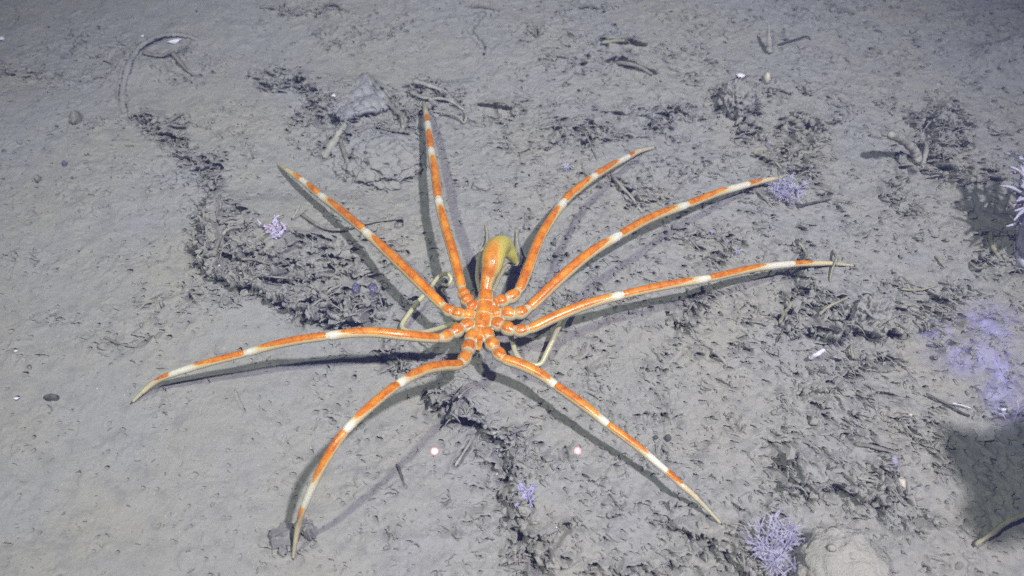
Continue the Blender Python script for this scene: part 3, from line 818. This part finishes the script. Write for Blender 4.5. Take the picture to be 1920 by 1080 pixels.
def pitted_sponge():
    p = at(722, 300)
    root = tag(root_at("pitted_sponge", p), "low lumpy grey sponge pitted with round holes left of the top leg", "sponge")
    bm = bmesh.new()
    bmesh.ops.create_icosphere(bm, subdivisions=6, radius=1)
    holes = [Vector(h).normalized() for h in ((.1, -.55, .8), (-.25, -.2, .95), (.35, .05, .93), (.55, -.5, .65), (-.55, -.45, .7), (0, .3, .95), (.62, .15, .78), (-.1, -.8, .6), (-.6, .1, .8), (.3, -.82, .5))]
    for v in bm.verts:
        d = v.co.normalized()
        n = mnoise.fractal(d * 2.4 + Vector((5, 2, 1)), 1, 2, 6)
        r = 1 + .30 * n + .05 * mnoise.noise(d * 12)
        for i, h in enumerate(holes):
            e = (d - h).length; s = .075 + .03 * (i % 3)
            r -= .22 * math.exp(-(e / s) ** 4) - .06 * math.exp(-((e - s * 1.35) / (s * .4)) ** 2)
        v.co = Vector((d.x * .031 * r, d.y * .026 * r, d.z * .017 * r - .006))
    V = [q.co.copy() for q in bm.verts]; F = [tuple(x.index for x in f.verts) for f in bm.faces]
    bm.free()
    link_mesh("body", V, F, M_CLAY, parent=root)
pitted_sponge()

def film_slab():
    """tilted blue-grey slab with a gritty upright rim"""
    quad = [at(600, 205, .001), at(688, 140, .005), at(735, 202, .005), at(640, 226, .001)]
    c = sum(quad, Vector()) / 4
    root = tag(root_at("grey_slab", c), "tilted blue grey slab with a gritty raised rim up left of the top leg", "slab")
    n = 40; V = []; F = []
    for j in range(n + 1):
        for i in range(n + 1):
            a, b = i / n, j / n
            p = (quad[0].lerp(quad[1], a)).lerp(quad[3].lerp(quad[2], a), b)
            e = min(a, 1 - a, b, 1 - b)
            p = p + Vector((mnoise.noise(p * 60), mnoise.noise(p * 60 + Vector((7, 0, 0))), 0)) * .004 * (e < .04)
            V.append(p - c + Vector((0, 0, .0046 * mnoise.fractal(p * 80, 1, 2, 6))))
    for j in range(n):
        for i in range(n): F.append((j * (n + 1) + i, j * (n + 1) + i + 1, (j + 1) * (n + 1) + i + 1, (j + 1) * (n + 1) + i))
    o = link_mesh("sheet", V, F, M_SLATE, parent=root)
    s = o.modifiers.new("thick", "SOLIDIFY"); s.thickness = .004; s.offset = -1
    rim = catmull([q - c + Vector((0, 0, .001)) for q in (quad[1], quad[1].lerp(quad[2], .5), quad[2], at(760, 225, .004), at(752, 250, .002))], 8)
    V, F = tube_geo(rim, [.0022 * (1 + .35 * math.sin(k * 2.1)) for k in range(len(rim))], 8, wob=.7, seed=4)
    link_mesh("rim", V, F, M_TUBE, parent=root)
film_slab()

lump("clay_clod", 1382, 192, 26, 22, .018, M_CLAY, "crumbly upright clay clod under the white shell at the upper right", "clod", .55, 2.6, 5, 41, .30, .4, True)
lump("clay_clod", 1632, 598, 30, 18, .020, M_CLAY, "lumpy pale clod in the broken clay right of the lowest right leg tip", "clod", .45, 2.4, 5, 42, .25, .2, True)
lump("clay_clod", 402, 395, 18, 14, .012, M_CLAY, "rounded clay knob at the upper end of the left ridge", "clod", .30, 2.0, 4, 44, .3)
lump("clay_clod", 866, 738, 34, 14, .010, M_CLAY, "ragged grey clod overhanging the crack below the lower left leg", "clod", .50, 2.5, 5, 45, .35, -.3, True)
lump("clay_clod", 905, 350, 20, 12, .008, M_CLAY, "low clay hump between the two uppermost legs", "clod", .35, 2.2, 4, 46, .4)
lump("clay_clod", 776, 700, 14, 12, .010, M_CLAY, "small clay clod tucked under the left leg near the body", "clod", .4, 2.3, 4, 47, .3, 0, True)
lump("clay_clod", 1690, 300, 10, 10, .008, M_CLAY, "small pale clod at the foot of the leaning tube at right", "clod", .4, 2.3, 4, 48, .3)
lump("clay_clod", 1876, 480, 26, 18, .014, M_CLAY, "shaggy clod under the white coral at the right edge", "clod", .5, 2.5, 5, 49, .3, .2, True)
lump("clay_clod", 1760, 290, 16, 10, .009, M_CLAY, "yellowish jagged clod right of the leaning tube", "clod", .55, 2.8, 4, 50, .3, .5, True)
lump("pale_pebble", 1437, 150, 8, 9, .008, M_CREAM, "small cream pebble right of the white shell at the upper right", "pebble", .12, 1.5, 4, 51, .2)
lump("pale_pebble", 1686, 912, 9, 9, .008, M_CREAM, "cream pebble below the lilac polyp in the lower right rubble", "pebble", .15, 1.5, 4, 52, .2)
lump("dark_pebble", 700, 548, 10, 9, .008, M_DARKSHELL, "dark blue rounded pebble at the right end of the left ridge", "pebble", .25, 2, 4, 53, .2)
lump("dark_pebble", 668, 546, 8, 8, .007, M_DARKSHELL, "dark blue pebble left of its twin at the ridge end", "pebble", .3, 2, 4, 54, .2)
lump("grey_pebble", 98, 748, 13, 4, .005, M_TWIG, "flat dark grey chip on the smooth clay left of the left leg tip", "pebble", .2, 1.6, 4, 55, .2)
lump("grey_pebble", 72, 338, 6, 5, .006, M_TUBE, "small grey pellet on the smooth clay at far left", "pebble", .2, 1.6, 3, 56, .2)
lump("grey_pebble", 122, 310, 5, 4, .005, M_DARKSHELL, "dark pellet on the smooth clay near the left edge", "pebble", .2, 1.6, 3, 57, .2)
lump("grey_pebble", 143, 226, 11, 12, .009, M_TUBE, "upright grey pebble below the curved ribbon at upper left", "pebble", .2, 1.6, 4, 58, .2)
lump("dark_pebble", 1229, 824, 4, 4, .004, M_TWIG, "tiny black pellet, left one of a pair right of the laser spot", "pebble", .2, 1.6, 3, 59, .2)
lump("dark_pebble", 1252, 823, 5, 5, .004, M_TWIG, "tiny black pellet, right one of a pair right of the laser spot", "pebble", .25, 1.6, 3, 60, .2)

# ------------------------------------------------------------------ shells
def shell(u, v, L, W, rot, tilt, m, label, seed=0, name="shell"):
    """ribbed half shell lying open side down"""
    p = at(u, v)
    n, k = 14, 8; V = []; F = []
    top = []
    for layer in (0, 1):
        for i in range(n + 1):
            a = -1 + 2 * i / n
            for j in range(k + 1):
                q = j / k
                r = q * (1 - .25 * a * a)
                x = L * PX * a * q ** .6 * .8; y = W * PX * (r - .5)
                z = W * PX * (.55 * math.sqrt(max(0, 1 - a * a * q)) * math.sin(math.pi * min(q * .8 + .1, 1)) + .04 * math.sin(i * 2.4) * q) - layer * .0005
                V.append((x, y, z))
    s = (n + 1) * (k + 1)
    for layer in (0, 1):
        for i in range(n):
            for j in range(k):
                f = (layer * s + i * (k + 1) + j, layer * s + (i + 1) * (k + 1) + j, layer * s + (i + 1) * (k + 1) + j + 1, layer * s + i * (k + 1) + j + 1)
                F.append(f if layer == 0 else f[::-1])
    for i in range(n):
        a = i * (k + 1) + k; b = (i + 1) * (k + 1) + k
        F.append((a, b, b + s, a + s))
    o = link_mesh(name, V, F, m)
    o.location = p + Vector((0, 0, .0012)); o.rotation_euler = (tilt, 0, rot)
    return tag(o, label, "shell")
shell(328, 80, 22, 12, .35, .5, M_WHITE, "long bright white shell shard inside the curved ribbon at upper left")
shell(1388, 145, 15, 14, -.2, .4, M_WHITE, "bright white half shell on the clay clod at the upper right")
shell(4, 76, 10, 14, 1.2, .3, M_WHITE, "white shell cut by the left edge near the top")
shell(32, 749, 8, 5, .1, .2, M_WHITE, "small white shell chip on smooth clay at the left edge")
shell(31, 660, 6, 4, .1, .2, M_WHITE, "tiny white shell chip above the other chip at the left edge")
shell(268, 70, 6, 6, .6, .4, M_WHITE, "tiny white shell bit at the upper end of the curved ribbon")
shell(1706, 780, 6, 6, .4, .3, M_CREAM, "tiny cream shell bit left of the dark shadow at lower right")
shell(1880, 770, 8, 6, .2, .3, M_WHITE, "small white shell bit beside the little coral at the right edge")
shell(626, 182, 6, 9, 1.1, .4, M_WHITE, "tiny white shell bit at the left end of the blue grey slab")
shell(1574, 222, 9, 5, .3, .3, M_LILAC, "lilac shell sliver on the black twig at the upper right")
shell(623, 593, 6, 5, .5, .3, M_WHITE, "tiny white shell bit below the right end of the left ridge")
shell(411, 500, 5, 4, .5, .3, M_WHITE, "tiny white shell bit at the left foot of the ridge")

# ------------------------------------------------------------------ laser spots: two narrow red beams from the vehicle
def laser(u, v):
    g = at(u, v)
    src_ = g + Vector((0, -.36, .62)) * .44
    o = lamp("laser_pointer", src_, g, 125, (1.0, .13, .16), 1.0, .0003, 1.0)
    return o
laser(815, 846); laser(1083, 845)

# ------------------------------------------------------------------ tubes, twigs and fronds that can be told apart
def T(name, line, rad, m, label, cat, **k):
    return strand(name, line, rad, m, label, cat, **k)
h1, h2, h3 = .001, .003, .006
T("worm_tube", [(607, 296, h1), (628, 262, h2), (648, 232, .007)], 9, M_PALETUBE, "thick pale worm tube leaning left of the pitted sponge", "worm tube", sides=12, taper=.7)
T("worm_tube", [(652, 305, h1), (640, 262, h1), (662, 236, h2)], 5, M_TUBE, "short grey worm tube right beside the thick pale one", "worm tube")
T("black_twig", [(1736, 738, .004), (1775, 757, .004), (1800, 772, .003), (1818, 780, h1)], 2.2, M_TWIG, "thin black twig on open clay left of the right edge shadow", "twig", taper=.8)
T("white_spine", [(1786, 756, .004), (1804, 760, .004), (1822, 766, .003)], 1.4, M_WHITE, "fine white spine lying beside the thin black twig", "spine", taper=.6)
T("yellow_twig", [(1828, 1022, .004), (1860, 1000, .010), (1890, 978, .014), (1935, 958, .018)], 4, M_YTWIG, "yellowish twig across the dark shadow in the lower right corner", "twig", taper=1.2)
T("long_stalk", [(566, 402, h2), (590, 418, .004), (610, 428, .004), (640, 430, .005), (680, 420, .004), (720, 413, .003), (757, 409, h1)], 3.4, M_TUBE, "long thin grey stalk passing under the upper left leg", "stalk", taper=.5)
T("white_stick", [(548, 410, .003), (556, 397, .007), (563, 383, .011)], 2.6, M_PALETUBE, "short pale stick standing just right of the pinkish soft coral", "stick", taper=.9)
T("worm_tube", [(1722, 302, h1), (1712, 280, .014), (1690, 262, .030), (1668, 252, .046)], 10, M_PALETUBE, "pale leaning worm tube at right casting a long soft shadow", "worm tube", sides=12, taper=.8)
T("worm_tube", [(1728, 316, h1), (1736, 286, .006), (1737, 268, .012)], 6, M_PALETUBE, "short upright worm tube just right of the leaning one", "worm tube", taper=.8)
T("upright_rod", [(1443, 99, h1), (1442, 76, .012), (1441, 46, .024)], 8, M_PALETUBE, "slim grey rod standing upright near the top right of the frame", "rod", taper=.35)
T("black_twig", [(1458, 84, h2), (1485, 75, .004), (1512, 68, .004), (1520, 74, h1)], 2.2, M_TWIG, "thin bent black twig right of the upright rod", "twig", taper=.6)
T("black_twig", [(1496, 387, h2), (1520, 381, h2), (1556, 374, h2)], 3.2, M_TWIG, "short black twig right of the lilac coral at the leg tip", "twig", taper=.5)
T("black_twig", [(1540, 228, h2), (1556, 230, h2), (1576, 226, h2)], 3.0, M_TWIG, "short black twig under the lilac shell sliver", "twig", taper=.7)
T("black_twig", [(1440, 166, h2), (1462, 168, h2), (1484, 178, h1)], 2.6, M_TWIG, "short black twig right of the white half shell", "twig", taper=.5)
T("black_twig", [(1084, 262, h2), (1105, 265, h2), (1132, 267, h1)], 3.0, M_TWIG, "straight black twig above the upper right leg", "twig", taper=.5)
T("black_twig", [(744, 870, h2), (752, 890, h2), (758, 912, h1)], 1.6, M_TWIG, "thin dark twig left of the left laser spot", "twig", taper=.6)
T("black_twig", [(1480, 600, h2), (1460, 632, h2), (1452, 648, h1)], 2, M_TWIG, "thin dark twig at the lower left of the right rubble", "twig", taper=.6)
T("black_twig", [(1484, 636, h2), (1500, 630, h2), (1512, 622, h1)], 2, M_TWIG, "short dark twig under the right rubble edge", "twig", taper=.6)
T("white_tube", [(1518, 672, .004), (1532, 664, .009), (1546, 656, .012)], 4.5, M_WHITE, "short white tube standing on open clay below the right rubble", "worm tube", taper=.9)
T("dark_pin", [(1536, 693, h2), (1548, 698, h2), (1562, 704, h1)], 2.2, M_TWIG, "dark pin lying just below the short white tube", "twig", taper=.6)
T("bent_straw", [(1336, 658, .009), (1350, 668, .006), (1362, 684, h1)], 4, M_PALETUBE, "bent pale straw with a dark shadow right of the lower right leg", "straw", taper=.8)
T("curved_ribbon", [(232, 212, .0), (230, 188, .002), (232, 158, .001), (240, 125, .003), (250, 104, .001), (264, 86, .005), (290, 70, .006), (318, 64, .004), (345, 66, .002), (372, 74, .0)], 8, M_CLAY, "long curved grey ribbon arching at the upper left", "ribbon", flat=.5, taper=.8, wob=1.0)
T("curved_ribbon", [(268, 98, h2), (300, 104, .006), (326, 94, .008), (352, 86, .004)], 6, M_TUBE, "short inner ribbon under the bright shell shard at upper left", "ribbon", flat=.5)
T("curved_ribbon", [(322, 98, .006), (336, 114, .006), (350, 130, .004), (368, 142, h1)], 5, M_TUBE, "grey ribbon running down from the bright shell shard", "ribbon", flat=.6)
T("curved_ribbon", [(775, 152, h2), (800, 158, .006), (830, 170, .006), (858, 180, h1)], 7, M_PALETUBE, "pale arched frond, upper one beside the tip of the top leg", "frond", flat=.6)
T("curved_ribbon", [(770, 172, h2), (792, 182, .005), (810, 184, h2)], 6, M_PALETUBE, "short pale frond just left of the top leg tip", "frond", flat=.6)
T("curved_ribbon", [(804, 188, h2), (822, 184, .007), (846, 190, .006), (870, 206, h1)], 5, M_PALETUBE, "pale arched frond springing from the top leg tip", "frond", flat=.6)
T("curved_ribbon", [(812, 208, h2), (838, 212, .006), (858, 218, .006), (870, 230, .003), (874, 218, h2), (868, 208, h1)], 3.2, M_PALETUBE, "pale hooked frond right of the top leg tip", "frond", flat=.7)
T("stone_tube", [(742, 192, h2), (752, 214, .005), (756, 240, h1)], 5, M_PALETUBE, "pale crooked tube left of the top leg tip", "worm tube", taper=.8)
T("worm_tube", [(412, 366, .006), (408, 392, .005), (404, 412, h2)], 3.8, M_TUBE, "dark upright tube at the top of the left ridge", "worm tube")
T("worm_tube", [(400, 480, h1), (412, 448, .004), (424, 426, .006)], 5, M_TUBE, "slanting tube on the steep left face of the ridge", "worm tube")
T("worm_tube", [(416, 462, h2), (418, 440, .006), (432, 428, .008), (452, 426, .007)], 4, M_PALETUBE, "pale arched tube at the left end of the ridge", "worm tube", taper=.6)
T("worm_tube", [(448, 512, h2), (480, 516, .005), (520, 520, .004), (556, 524, h2)], 2.4, M_PALETUBE, "long thin pale tube along the foot of the left ridge", "worm tube")
T("worm_tube", [(452, 486, .004), (480, 487, .006), (500, 494, .005), (514, 492, h2)], 3, M_TUBE, "grey tube lying across the middle of the left ridge", "worm tube")
T("worm_tube", [(436, 448, .004), (462, 458, .006), (488, 466, h2)], 2.4, M_PALETUBE, "thin pale tube below the pinkish soft coral", "worm tube")
T("worm_tube", [(610, 590, h1), (604, 568, .005), (618, 545, .006), (640, 534, h2)], 4, M_PALETUBE, "pale looped tube at the right end of the left ridge", "worm tube")
T("straight_straw", [(853, 874, h1), (876, 838, .003), (898, 800, .006)], 2.6, M_PALETUBE, "straight pale straw beside a dark groove right of the left laser spot", "straw", taper=.9)
T("worm_tube", [(902, 806, .004), (920, 812, .005), (942, 808, h2)], 4, M_PALETUBE, "pale folded tube lying over the crack below the body", "worm tube", flat=.7)
T("worm_tube", [(860, 745, .006), (876, 730, .005), (892, 722, h1)], 2.6, M_PALETUBE, "thin pale fibre across the ragged clod below the body", "fibre", taper=.5)
T("worm_tube", [(846, 748, .006), (858, 738, .007), (868, 722, .004)], 2, M_TUBE, "thin grey fibre at the left of the ragged clod", "fibre", taper=.5)
T("worm_tube", [(1600, 672, h2), (1596, 650, .006), (1606, 642, .003)], 3, M_YTWIG, "yellowish loop on the broken clay above the lower right shadow", "worm tube")
T("worm_tube", [(1462, 606, h1), (1472, 585, .006), (1482, 572, .008), (1474, 556, .004)], 4, M_YTWIG, "yellowish curved tube at the left edge of the right rubble", "worm tube")
T("worm_tube", [(1536, 590, h2), (1552, 576, .007), (1572, 566, .009), (1590, 558, h2)], 3.4, M_YTWIG, "yellowish tube bridging the right rubble", "worm tube")
T("worm_tube", [(1505, 492, h1), (1511, 475, .007), (1500, 458, .010), (1490, 452, .004)], 4, M_YTWIG, "yellowish hooked tube above the lowest right leg", "worm tube")
T("worm_tube", [(1562, 470, h1), (1568, 486, .008), (1560, 505, .004), (1556, 528, h1)], 3, M_YTWIG, "yellowish stem crossing the tip of the lowest right leg", "stem")
T("worm_tube", [(1392, 345, h2), (1412, 352, .004), (1434, 372, .003), (1448, 388, h1)], 4, M_TUBE, "grey tube under the tip of the upper long right leg", "worm tube")
T("worm_tube", [(1414, 286, .007), (1434, 292, .006), (1454, 304, .004), (1466, 316, h1)], 4.5, M_YTWIG, "yellowish straw above the lilac coral at the leg tip", "straw")
T("worm_tube", [(1478, 300, h2), (1492, 282, .006), (1518, 274, h2)], 3, M_TUBE, "grey arched tube right of the yellowish straw", "worm tube")
T("worm_tube", [(1146, 328, h2), (1166, 350, .006), (1186, 372, .005), (1204, 398, h1)], 4, M_PALETUBE, "pale stem running down from the upper right leg", "stem")
T("worm_tube", [(1260, 366, h1), (1278, 346, .004), (1292, 330, .003)], 2.2, M_TUBE, "thin grey fibre between the two upper right legs", "fibre")
T("worm_tube", [(1080, 240, h2), (1098, 252, .005), (1120, 300, h1)], 2.6, M_TUBE, "grey fibre above the lilac anemone near the upper right leg", "fibre")
T("worm_tube", [(1128, 80, h2), (1165, 76, .004), (1202, 78, .004), (1218, 96, h1)], 4.5, M_YTWIG, "dull yellow tube over a black slot at the top of the frame", "worm tube")
T("worm_tube", [(1144, 122, h2), (1170, 118, .005), (1200, 126, .006), (1224, 140, h1)], 5.5, M_TUBE, "grey tube below the dull yellow one near the top", "worm tube")
T("worm_tube", [(898, 196, h2), (920, 190, .005), (945, 192, .004), (958, 200, h1)], 4.5, M_TUBE, "grey arched tube right of the hooked frond", "worm tube")
T("worm_tube", [(488, 14, h2), (504, 13, .004), (522, 20, h1)], 3.5, M_TUBE, "grey arched tube at the top edge left of centre", "worm tube")
T("worm_tube", [(600, 22, h2), (612, 6, .006), (628, 6, .006), (642, 18, h1)], 4, M_TUBE, "grey hoop tube at the very top edge", "worm tube")
T("worm_tube", [(882, 14, h2), (908, 12, .004), (938, 20, h1)], 3.5, M_TUBE, "flat grey tube over a slot at the top edge", "worm tube")
T("worm_tube", [(1086, 14, h1), (1104, 10, .004), (1124, 16, h1)], 4, M_TUBE, "grey tube at the top edge right of centre", "worm tube")
T("frond", [(1010, 68, h1), (1014, 52, .010), (1018, 34, .018)], 2.6, M_TUBE, "thin upright frond, right one of two near the top", "frond")
T("frond", [(1006, 70, h1), (1002, 54, .010), (998, 38, .018)], 2.6, M_TUBE, "thin upright frond, left one of two near the top", "frond")
T("worm_tube", [(188, 120, h1), (196, 112, .003), (216, 124, h1)], 3, M_TUBE, "short grey tube left of the curved ribbon", "worm tube")
T("worm_tube", [(310, 248, h1), (320, 226, .004), (344, 212, h2)], 4, M_TUBE, "grey tube below the curved ribbon at the upper left", "worm tube")
T("worm_tube", [(1680, 878, h1), (1678, 868, .005), (1676, 856, .009)], 6, M_LILAC, "pale lilac polyp standing in the lower right rubble", "polyp", taper=.9)
T("worm_tube", [(1608, 896, h1), (1636, 902, .004), (1662, 906, h2)], 3, M_PALETUBE, "thin pale tube in the lower right rubble", "worm tube")
T("worm_tube", [(1655, 918, h2), (1668, 924, .005), (1684, 934, h1)], 1.6, M_PALETUBE, "fine pale fibre under the pebble in the lower right rubble", "fibre")
T("worm_tube", [(1604, 832, h1), (1640, 838, .003), (1690, 852, h1)], 5, M_TUBE, "flat grey tube above the lower right rubble", "worm tube", flat=.6)
T("worm_tube", [(1856, 440, h2), (1862, 462, .006), (1880, 490, .004), (1915, 512, h1)], 5, M_YTWIG, "yellowish stem curving down below the white coral", "stem")
T("worm_tube", [(1818, 492, h1), (1832, 502, .006), (1852, 500, .004)], 3, M_YTWIG, "yellowish hook left of the stem under the white coral", "worm tube")
T("worm_tube", [(1690, 542, .003), (1720, 544, .003), (1758, 536, h1)], 2.6, M_YTWIG, "yellowish straw at the upper edge of the right rubble", "straw")
T("worm_tube", [(1754, 480, h1), (1762, 490, .003), (1772, 502, h1)], 2.4, M_YTWIG, "short yellowish straw above the right rubble", "straw")
T("worm_tube", [(1900, 120, .004), (1880, 106, .008), (1925, 96, .012)], 3, M_YTWIG, "pale wisp on the mound at the upper right edge", "fibre")
T("worm_tube", [(196, 632, h1), (214, 640, .003), (236, 648, .002), (258, 650, h1)], 3, M_TUBE, "short grey tube on the smooth clay above the left leg tip", "worm tube")
T("worm_tube", [(264, 578, h1), (274, 568, .003), (290, 566, h1)], 2.4, M_YTWIG, "tiny brown hook on the clay above the left leg", "worm tube")

# pieces of clay kicked up around the foot of the lower left leg
def clay_flake(u, v, L, W, rot, tilt, label, seed):
    p = at(u, v)
    rnd = random.Random(seed)
    n = 15; ring = []
    for k in range(n):
        a = 2 * math.pi * k / n
        ring.append((L * PX * math.cos(a) * rnd.uniform(.62, 1.15), W * PX * math.sin(a) * rnd.uniform(.62, 1.15)))
    V = []; F = []
    for z, s in ((-.003, 1.05), (.001, 1.0), (.002, .86)):
        for (x, y) in ring: V.append((x * s, y * s, z * 1.5 + rnd.uniform(-.0014, .0014)))
    V.append((0, 0, .0024))
    for i in range(2):
        for k in range(n): F.append((i * n + k, i * n + (k + 1) % n, (i + 1) * n + (k + 1) % n, (i + 1) * n + k))
    for k in range(n): F.append((2 * n + k, 2 * n + (k + 1) % n, 3 * n))
    F.append(tuple(range(n))[::-1])
    o = link_mesh("clay_flake", V, F, M_FLAKE, smooth=False)
    o.location = p + Vector((0, 0, .002 + .5 * W * PX * abs(math.sin(tilt)))); o.rotation_euler = (tilt, .1, rot)
    return tag(o, label, "clay flake", "clay flakes at the lower left foot")
clay_flake(532, 1008, 24, 26, .5, -.55, "largest clay flake pushed up left of the lower left foot", 1)
clay_flake(570, 992, 10, 22, -.7, -.8, "upright clay flake touching the right of the lower left foot", 2)
clay_flake(580, 1000, 9, 13, .9, -.5, "small clay flake right of the upright one at the foot", 3)
clay_flake(532, 1034, 8, 12, .2, .5, "small clay flake just below the largest one at the foot", 4)
clay_flake(556, 1010, 7, 9, .2, .2, "smallest clay flake right at the leg tip", 5)

# unseen stalked shape added beyond the right edge; its broad head shades the corner
def unseen_shadow_caster():
    shade = P(1925, 925)
    head = shade.lerp(Vector((0.62, -0.80, 1.9)), .30 / 1.9)      # where its head must stand to shade the corner from the right lamp
    base = head + Vector((.05, .02, 0)); base.z = G(base.x, base.y)
    root = tag(root_at("unseen_shadow_caster", base), "unseen stalked shape added beyond the right edge to shade the lower right corner", "sponge")
    hx = head - base
    path = catmull([(0, 0, -.005), (.010, .004, .10), (.000, .004, .20), (hx.x * .8, hx.y * .8, hx.z - .01)], 6)
    V, F = tube_geo(path, [.008 - .0002 * k for k in range(len(path))], 10, wob=.2)
    link_mesh("stalk", V, F, M_SPONGE, parent=root)
    V, F = joined([blob_geo((hx.x, hx.y, hx.z), .037, .034, .018, .6, 1.7, 4, 61), blob_geo((hx.x + .030, hx.y - .030, hx.z + .01), .030, .030, .016, .5, 1.8, 4, 62), blob_geo((hx.x + .028, hx.y + .034, hx.z + .012), .024, .022, .014, .5, 1.8, 4, 63), blob_geo((hx.x - .026, hx.y + .030, hx.z + .006), .014, .012, .010, .5, 1.8, 4, 64)])
    link_mesh("head", V, F, M_SPONGE, parent=root)
unseen_shadow_caster()

# ------------------------------------------------------------------ the water itself: one closed box of faintly scattering, red-swallowing water
def water_haze():
    bm = bmesh.new(); bmesh.ops.create_cube(bm, size=1)
    me = bpy.data.meshes.new("haze"); bm.to_mesh(me); bm.free()
    o = bpy.data.objects.new("haze", me); COL.objects.link(o)
    o.scale = (14, 14, 3.4); o.location = (0, 0, .55)
    o["kind"] = "stuff"
    m = bpy.data.materials.new("haze"); m.use_nodes = True
    nt = m.node_tree; nt.nodes.remove(nt.nodes["Principled BSDF"])
    v = nt.nodes.new("ShaderNodeVolumePrincipled")
    v.inputs["Color"].default_value = (.20, .24, .60, 1)
    v.inputs["Absorption Color"].default_value = (.0, .25, 1, 1)
    v.inputs["Density"].default_value = .18
    nt.links.new(v.outputs[0], nt.nodes["Material Output"].inputs["Volume"])
    me.materials.append(m)
    return o
water_haze()

# ------------------------------------------------------------------ loose crumbs, fibres and grit, beyond counting
ICO = None
def ico():
    bm = bmesh.new(); bmesh.ops.create_icosphere(bm, subdivisions=1, radius=1)
    V = np.array([v.co[:] for v in bm.verts]); F = np.array([[q.index for q in f.verts] for f in bm.faces]); bm.free()
    return V, F
def pick_places(n, power, floor):
    out = []
    while len(out) < n:
        x = rng.uniform(-.53, .53, 20000); y = rng.uniform(-.26, .41, 20000)
        i = np.clip(np.searchsorted(GXs, x), 0, NX - 1); j = np.clip(np.searchsorted(GYs, y), 0, NY - 1)
        k = rng.random(20000) < floor + (1 - floor) * ROUGH[j, i] ** power
        out += list(zip(x[k], y[k] - LEAN[j[k], i[k]], Z[j[k], i[k]], ROUGH[j[k], i[k]]))
    return np.array(out[:n])
def np_mesh(name, co, faces, m, smooth):
    me = bpy.data.meshes.new(name)
    k = faces.shape[1]; nf = len(faces)
    me.vertices.add(len(co)); me.vertices.foreach_set("co", co.astype(np.float32).ravel())
    me.loops.add(nf * k); me.loops.foreach_set("vertex_index", faces.astype(np.int32).ravel())
    me.polygons.add(nf); me.polygons.foreach_set("loop_start", np.arange(0, nf * k, k, dtype=np.int32))
    me.polygons.foreach_set("use_smooth", np.full(nf, smooth))
    me.update(); me.validate()
    me.materials.append(m)
    o = bpy.data.objects.new(name, me); COL.objects.link(o)
    return o
def crumbs(name, n, lo, hi, m, label, cat, power, floor):
    pl = pick_places(n, power, floor)
    V0, F0 = ico()
    nv0 = len(V0)
    size = lo * (hi / lo) ** (rng.random(n) ** 2.2) * (.55 + .6 * pl[:, 3])
    A = rng.normal(size=(n, 3, 3))
    Q, _ = np.linalg.qr(A)
    sc = rng.uniform(.45, 1.25, (n, 1, 3))
    V = V0[None] * (1 + rng.uniform(-.35, .35, (n, nv0, 1))) * sc
    V = np.einsum("nij,nkj->nki", Q, V) * size[:, None, None]
    V += pl[:, None, :3]
    V[:, :, 2] += (size * .15)[:, None]
    F = F0[None] + (np.arange(n) * nv0)[:, None, None]
    o = np_mesh(name, V.reshape(-1, 3), F.reshape(-1, 3), m, False)
    tag(o, label, cat, kind="stuff")
crumbs("clay_crumbs", 12000, .0006, .0034, M_CLAY, "loose crumbs of grey clay scattered over the broken seabed", "clay crumbs", 1.6, .015)
crumbs("shell_grit", 260, .0003, .0009, M_WHITE, "tiny white shell grit sprinkled over the grey seabed", "shell grit", 1.0, .3)
crumbs("dark_grit", 900, .0004, .0016, M_TWIG, "tiny dark grit lying in the broken clay", "grit", 1.4, .03)
def fibres(n, name, lo, hi, r0, r1, power, floor, arch, m):
    pl = pick_places(n, power, floor)
    segs = 5; sides = 4
    L = rng.uniform(lo, hi, n) * (.5 + .7 * pl[:, 3]); th = np.where(rng.random(n) < .5, rng.normal(-.1, .5, n), rng.uniform(0, 2 * np.pi, n))
    lean = (pl[:, 0] > .02) & (pl[:, 1] < .05)
    th = np.where(lean, rng.normal(-.9, .5, n), th)
    cur = rng.uniform(-1.3, 1.3, n); rad = rng.uniform(r0, r1, n) * (.7 + .9 * pl[:, 3]); lift = rng.uniform(0, arch, n) * L
    co = np.zeros((n, segs, sides, 3))
    x = pl[:, 0].copy(); y = pl[:, 1].copy()
    for s in range(segs):
        t = s / (segs - 1)
        a = th + cur * (t - .5)
        if s: x += np.cos(a) * L / segs; y += np.sin(a) * L / segs
        z = pl[:, 2] + lift * np.sin(np.pi * t) + .0003
        r = rad * (1 - .6 * t)
        for k in range(sides):
            ph = 2 * np.pi * k / sides
            co[:, s, k, 0] = x - np.sin(a) * r * np.cos(ph); co[:, s, k, 1] = y + np.cos(a) * r * np.cos(ph); co[:, s, k, 2] = z + r * np.sin(ph)
    f = []
    for s in range(segs - 1):
        for k in range(sides):
            f.append((s * sides + k, s * sides + (k + 1) % sides, (s + 1) * sides + (k + 1) % sides, (s + 1) * sides + k))
    F = np.array(f)[None] + (np.arange(n) * segs * sides)[:, None, None]
    o = np_mesh(name, co.reshape(-1, 3), F.reshape(-1, 4), m, True)
    tag(o, "%s silty fibres strewn over the broken seabed" % ("short curled" if hi < .012 else "longer arched"), "fibres", kind="stuff")
fibres(6500, "clay_fibres", .003, .011, .00025, .0007, 1.4, .02, .45, M_TUBE)
fibres(600, "arched_fibres", .007, .018, .0004, .0008, 3.0, .001, .40, M_CLAY)
crumbs("clay_lumps", 800, .0020, .0046, M_CLAY, "bigger ragged lumps of grey clay heaped in the broken strips", "clay lumps", 3.0, .001)
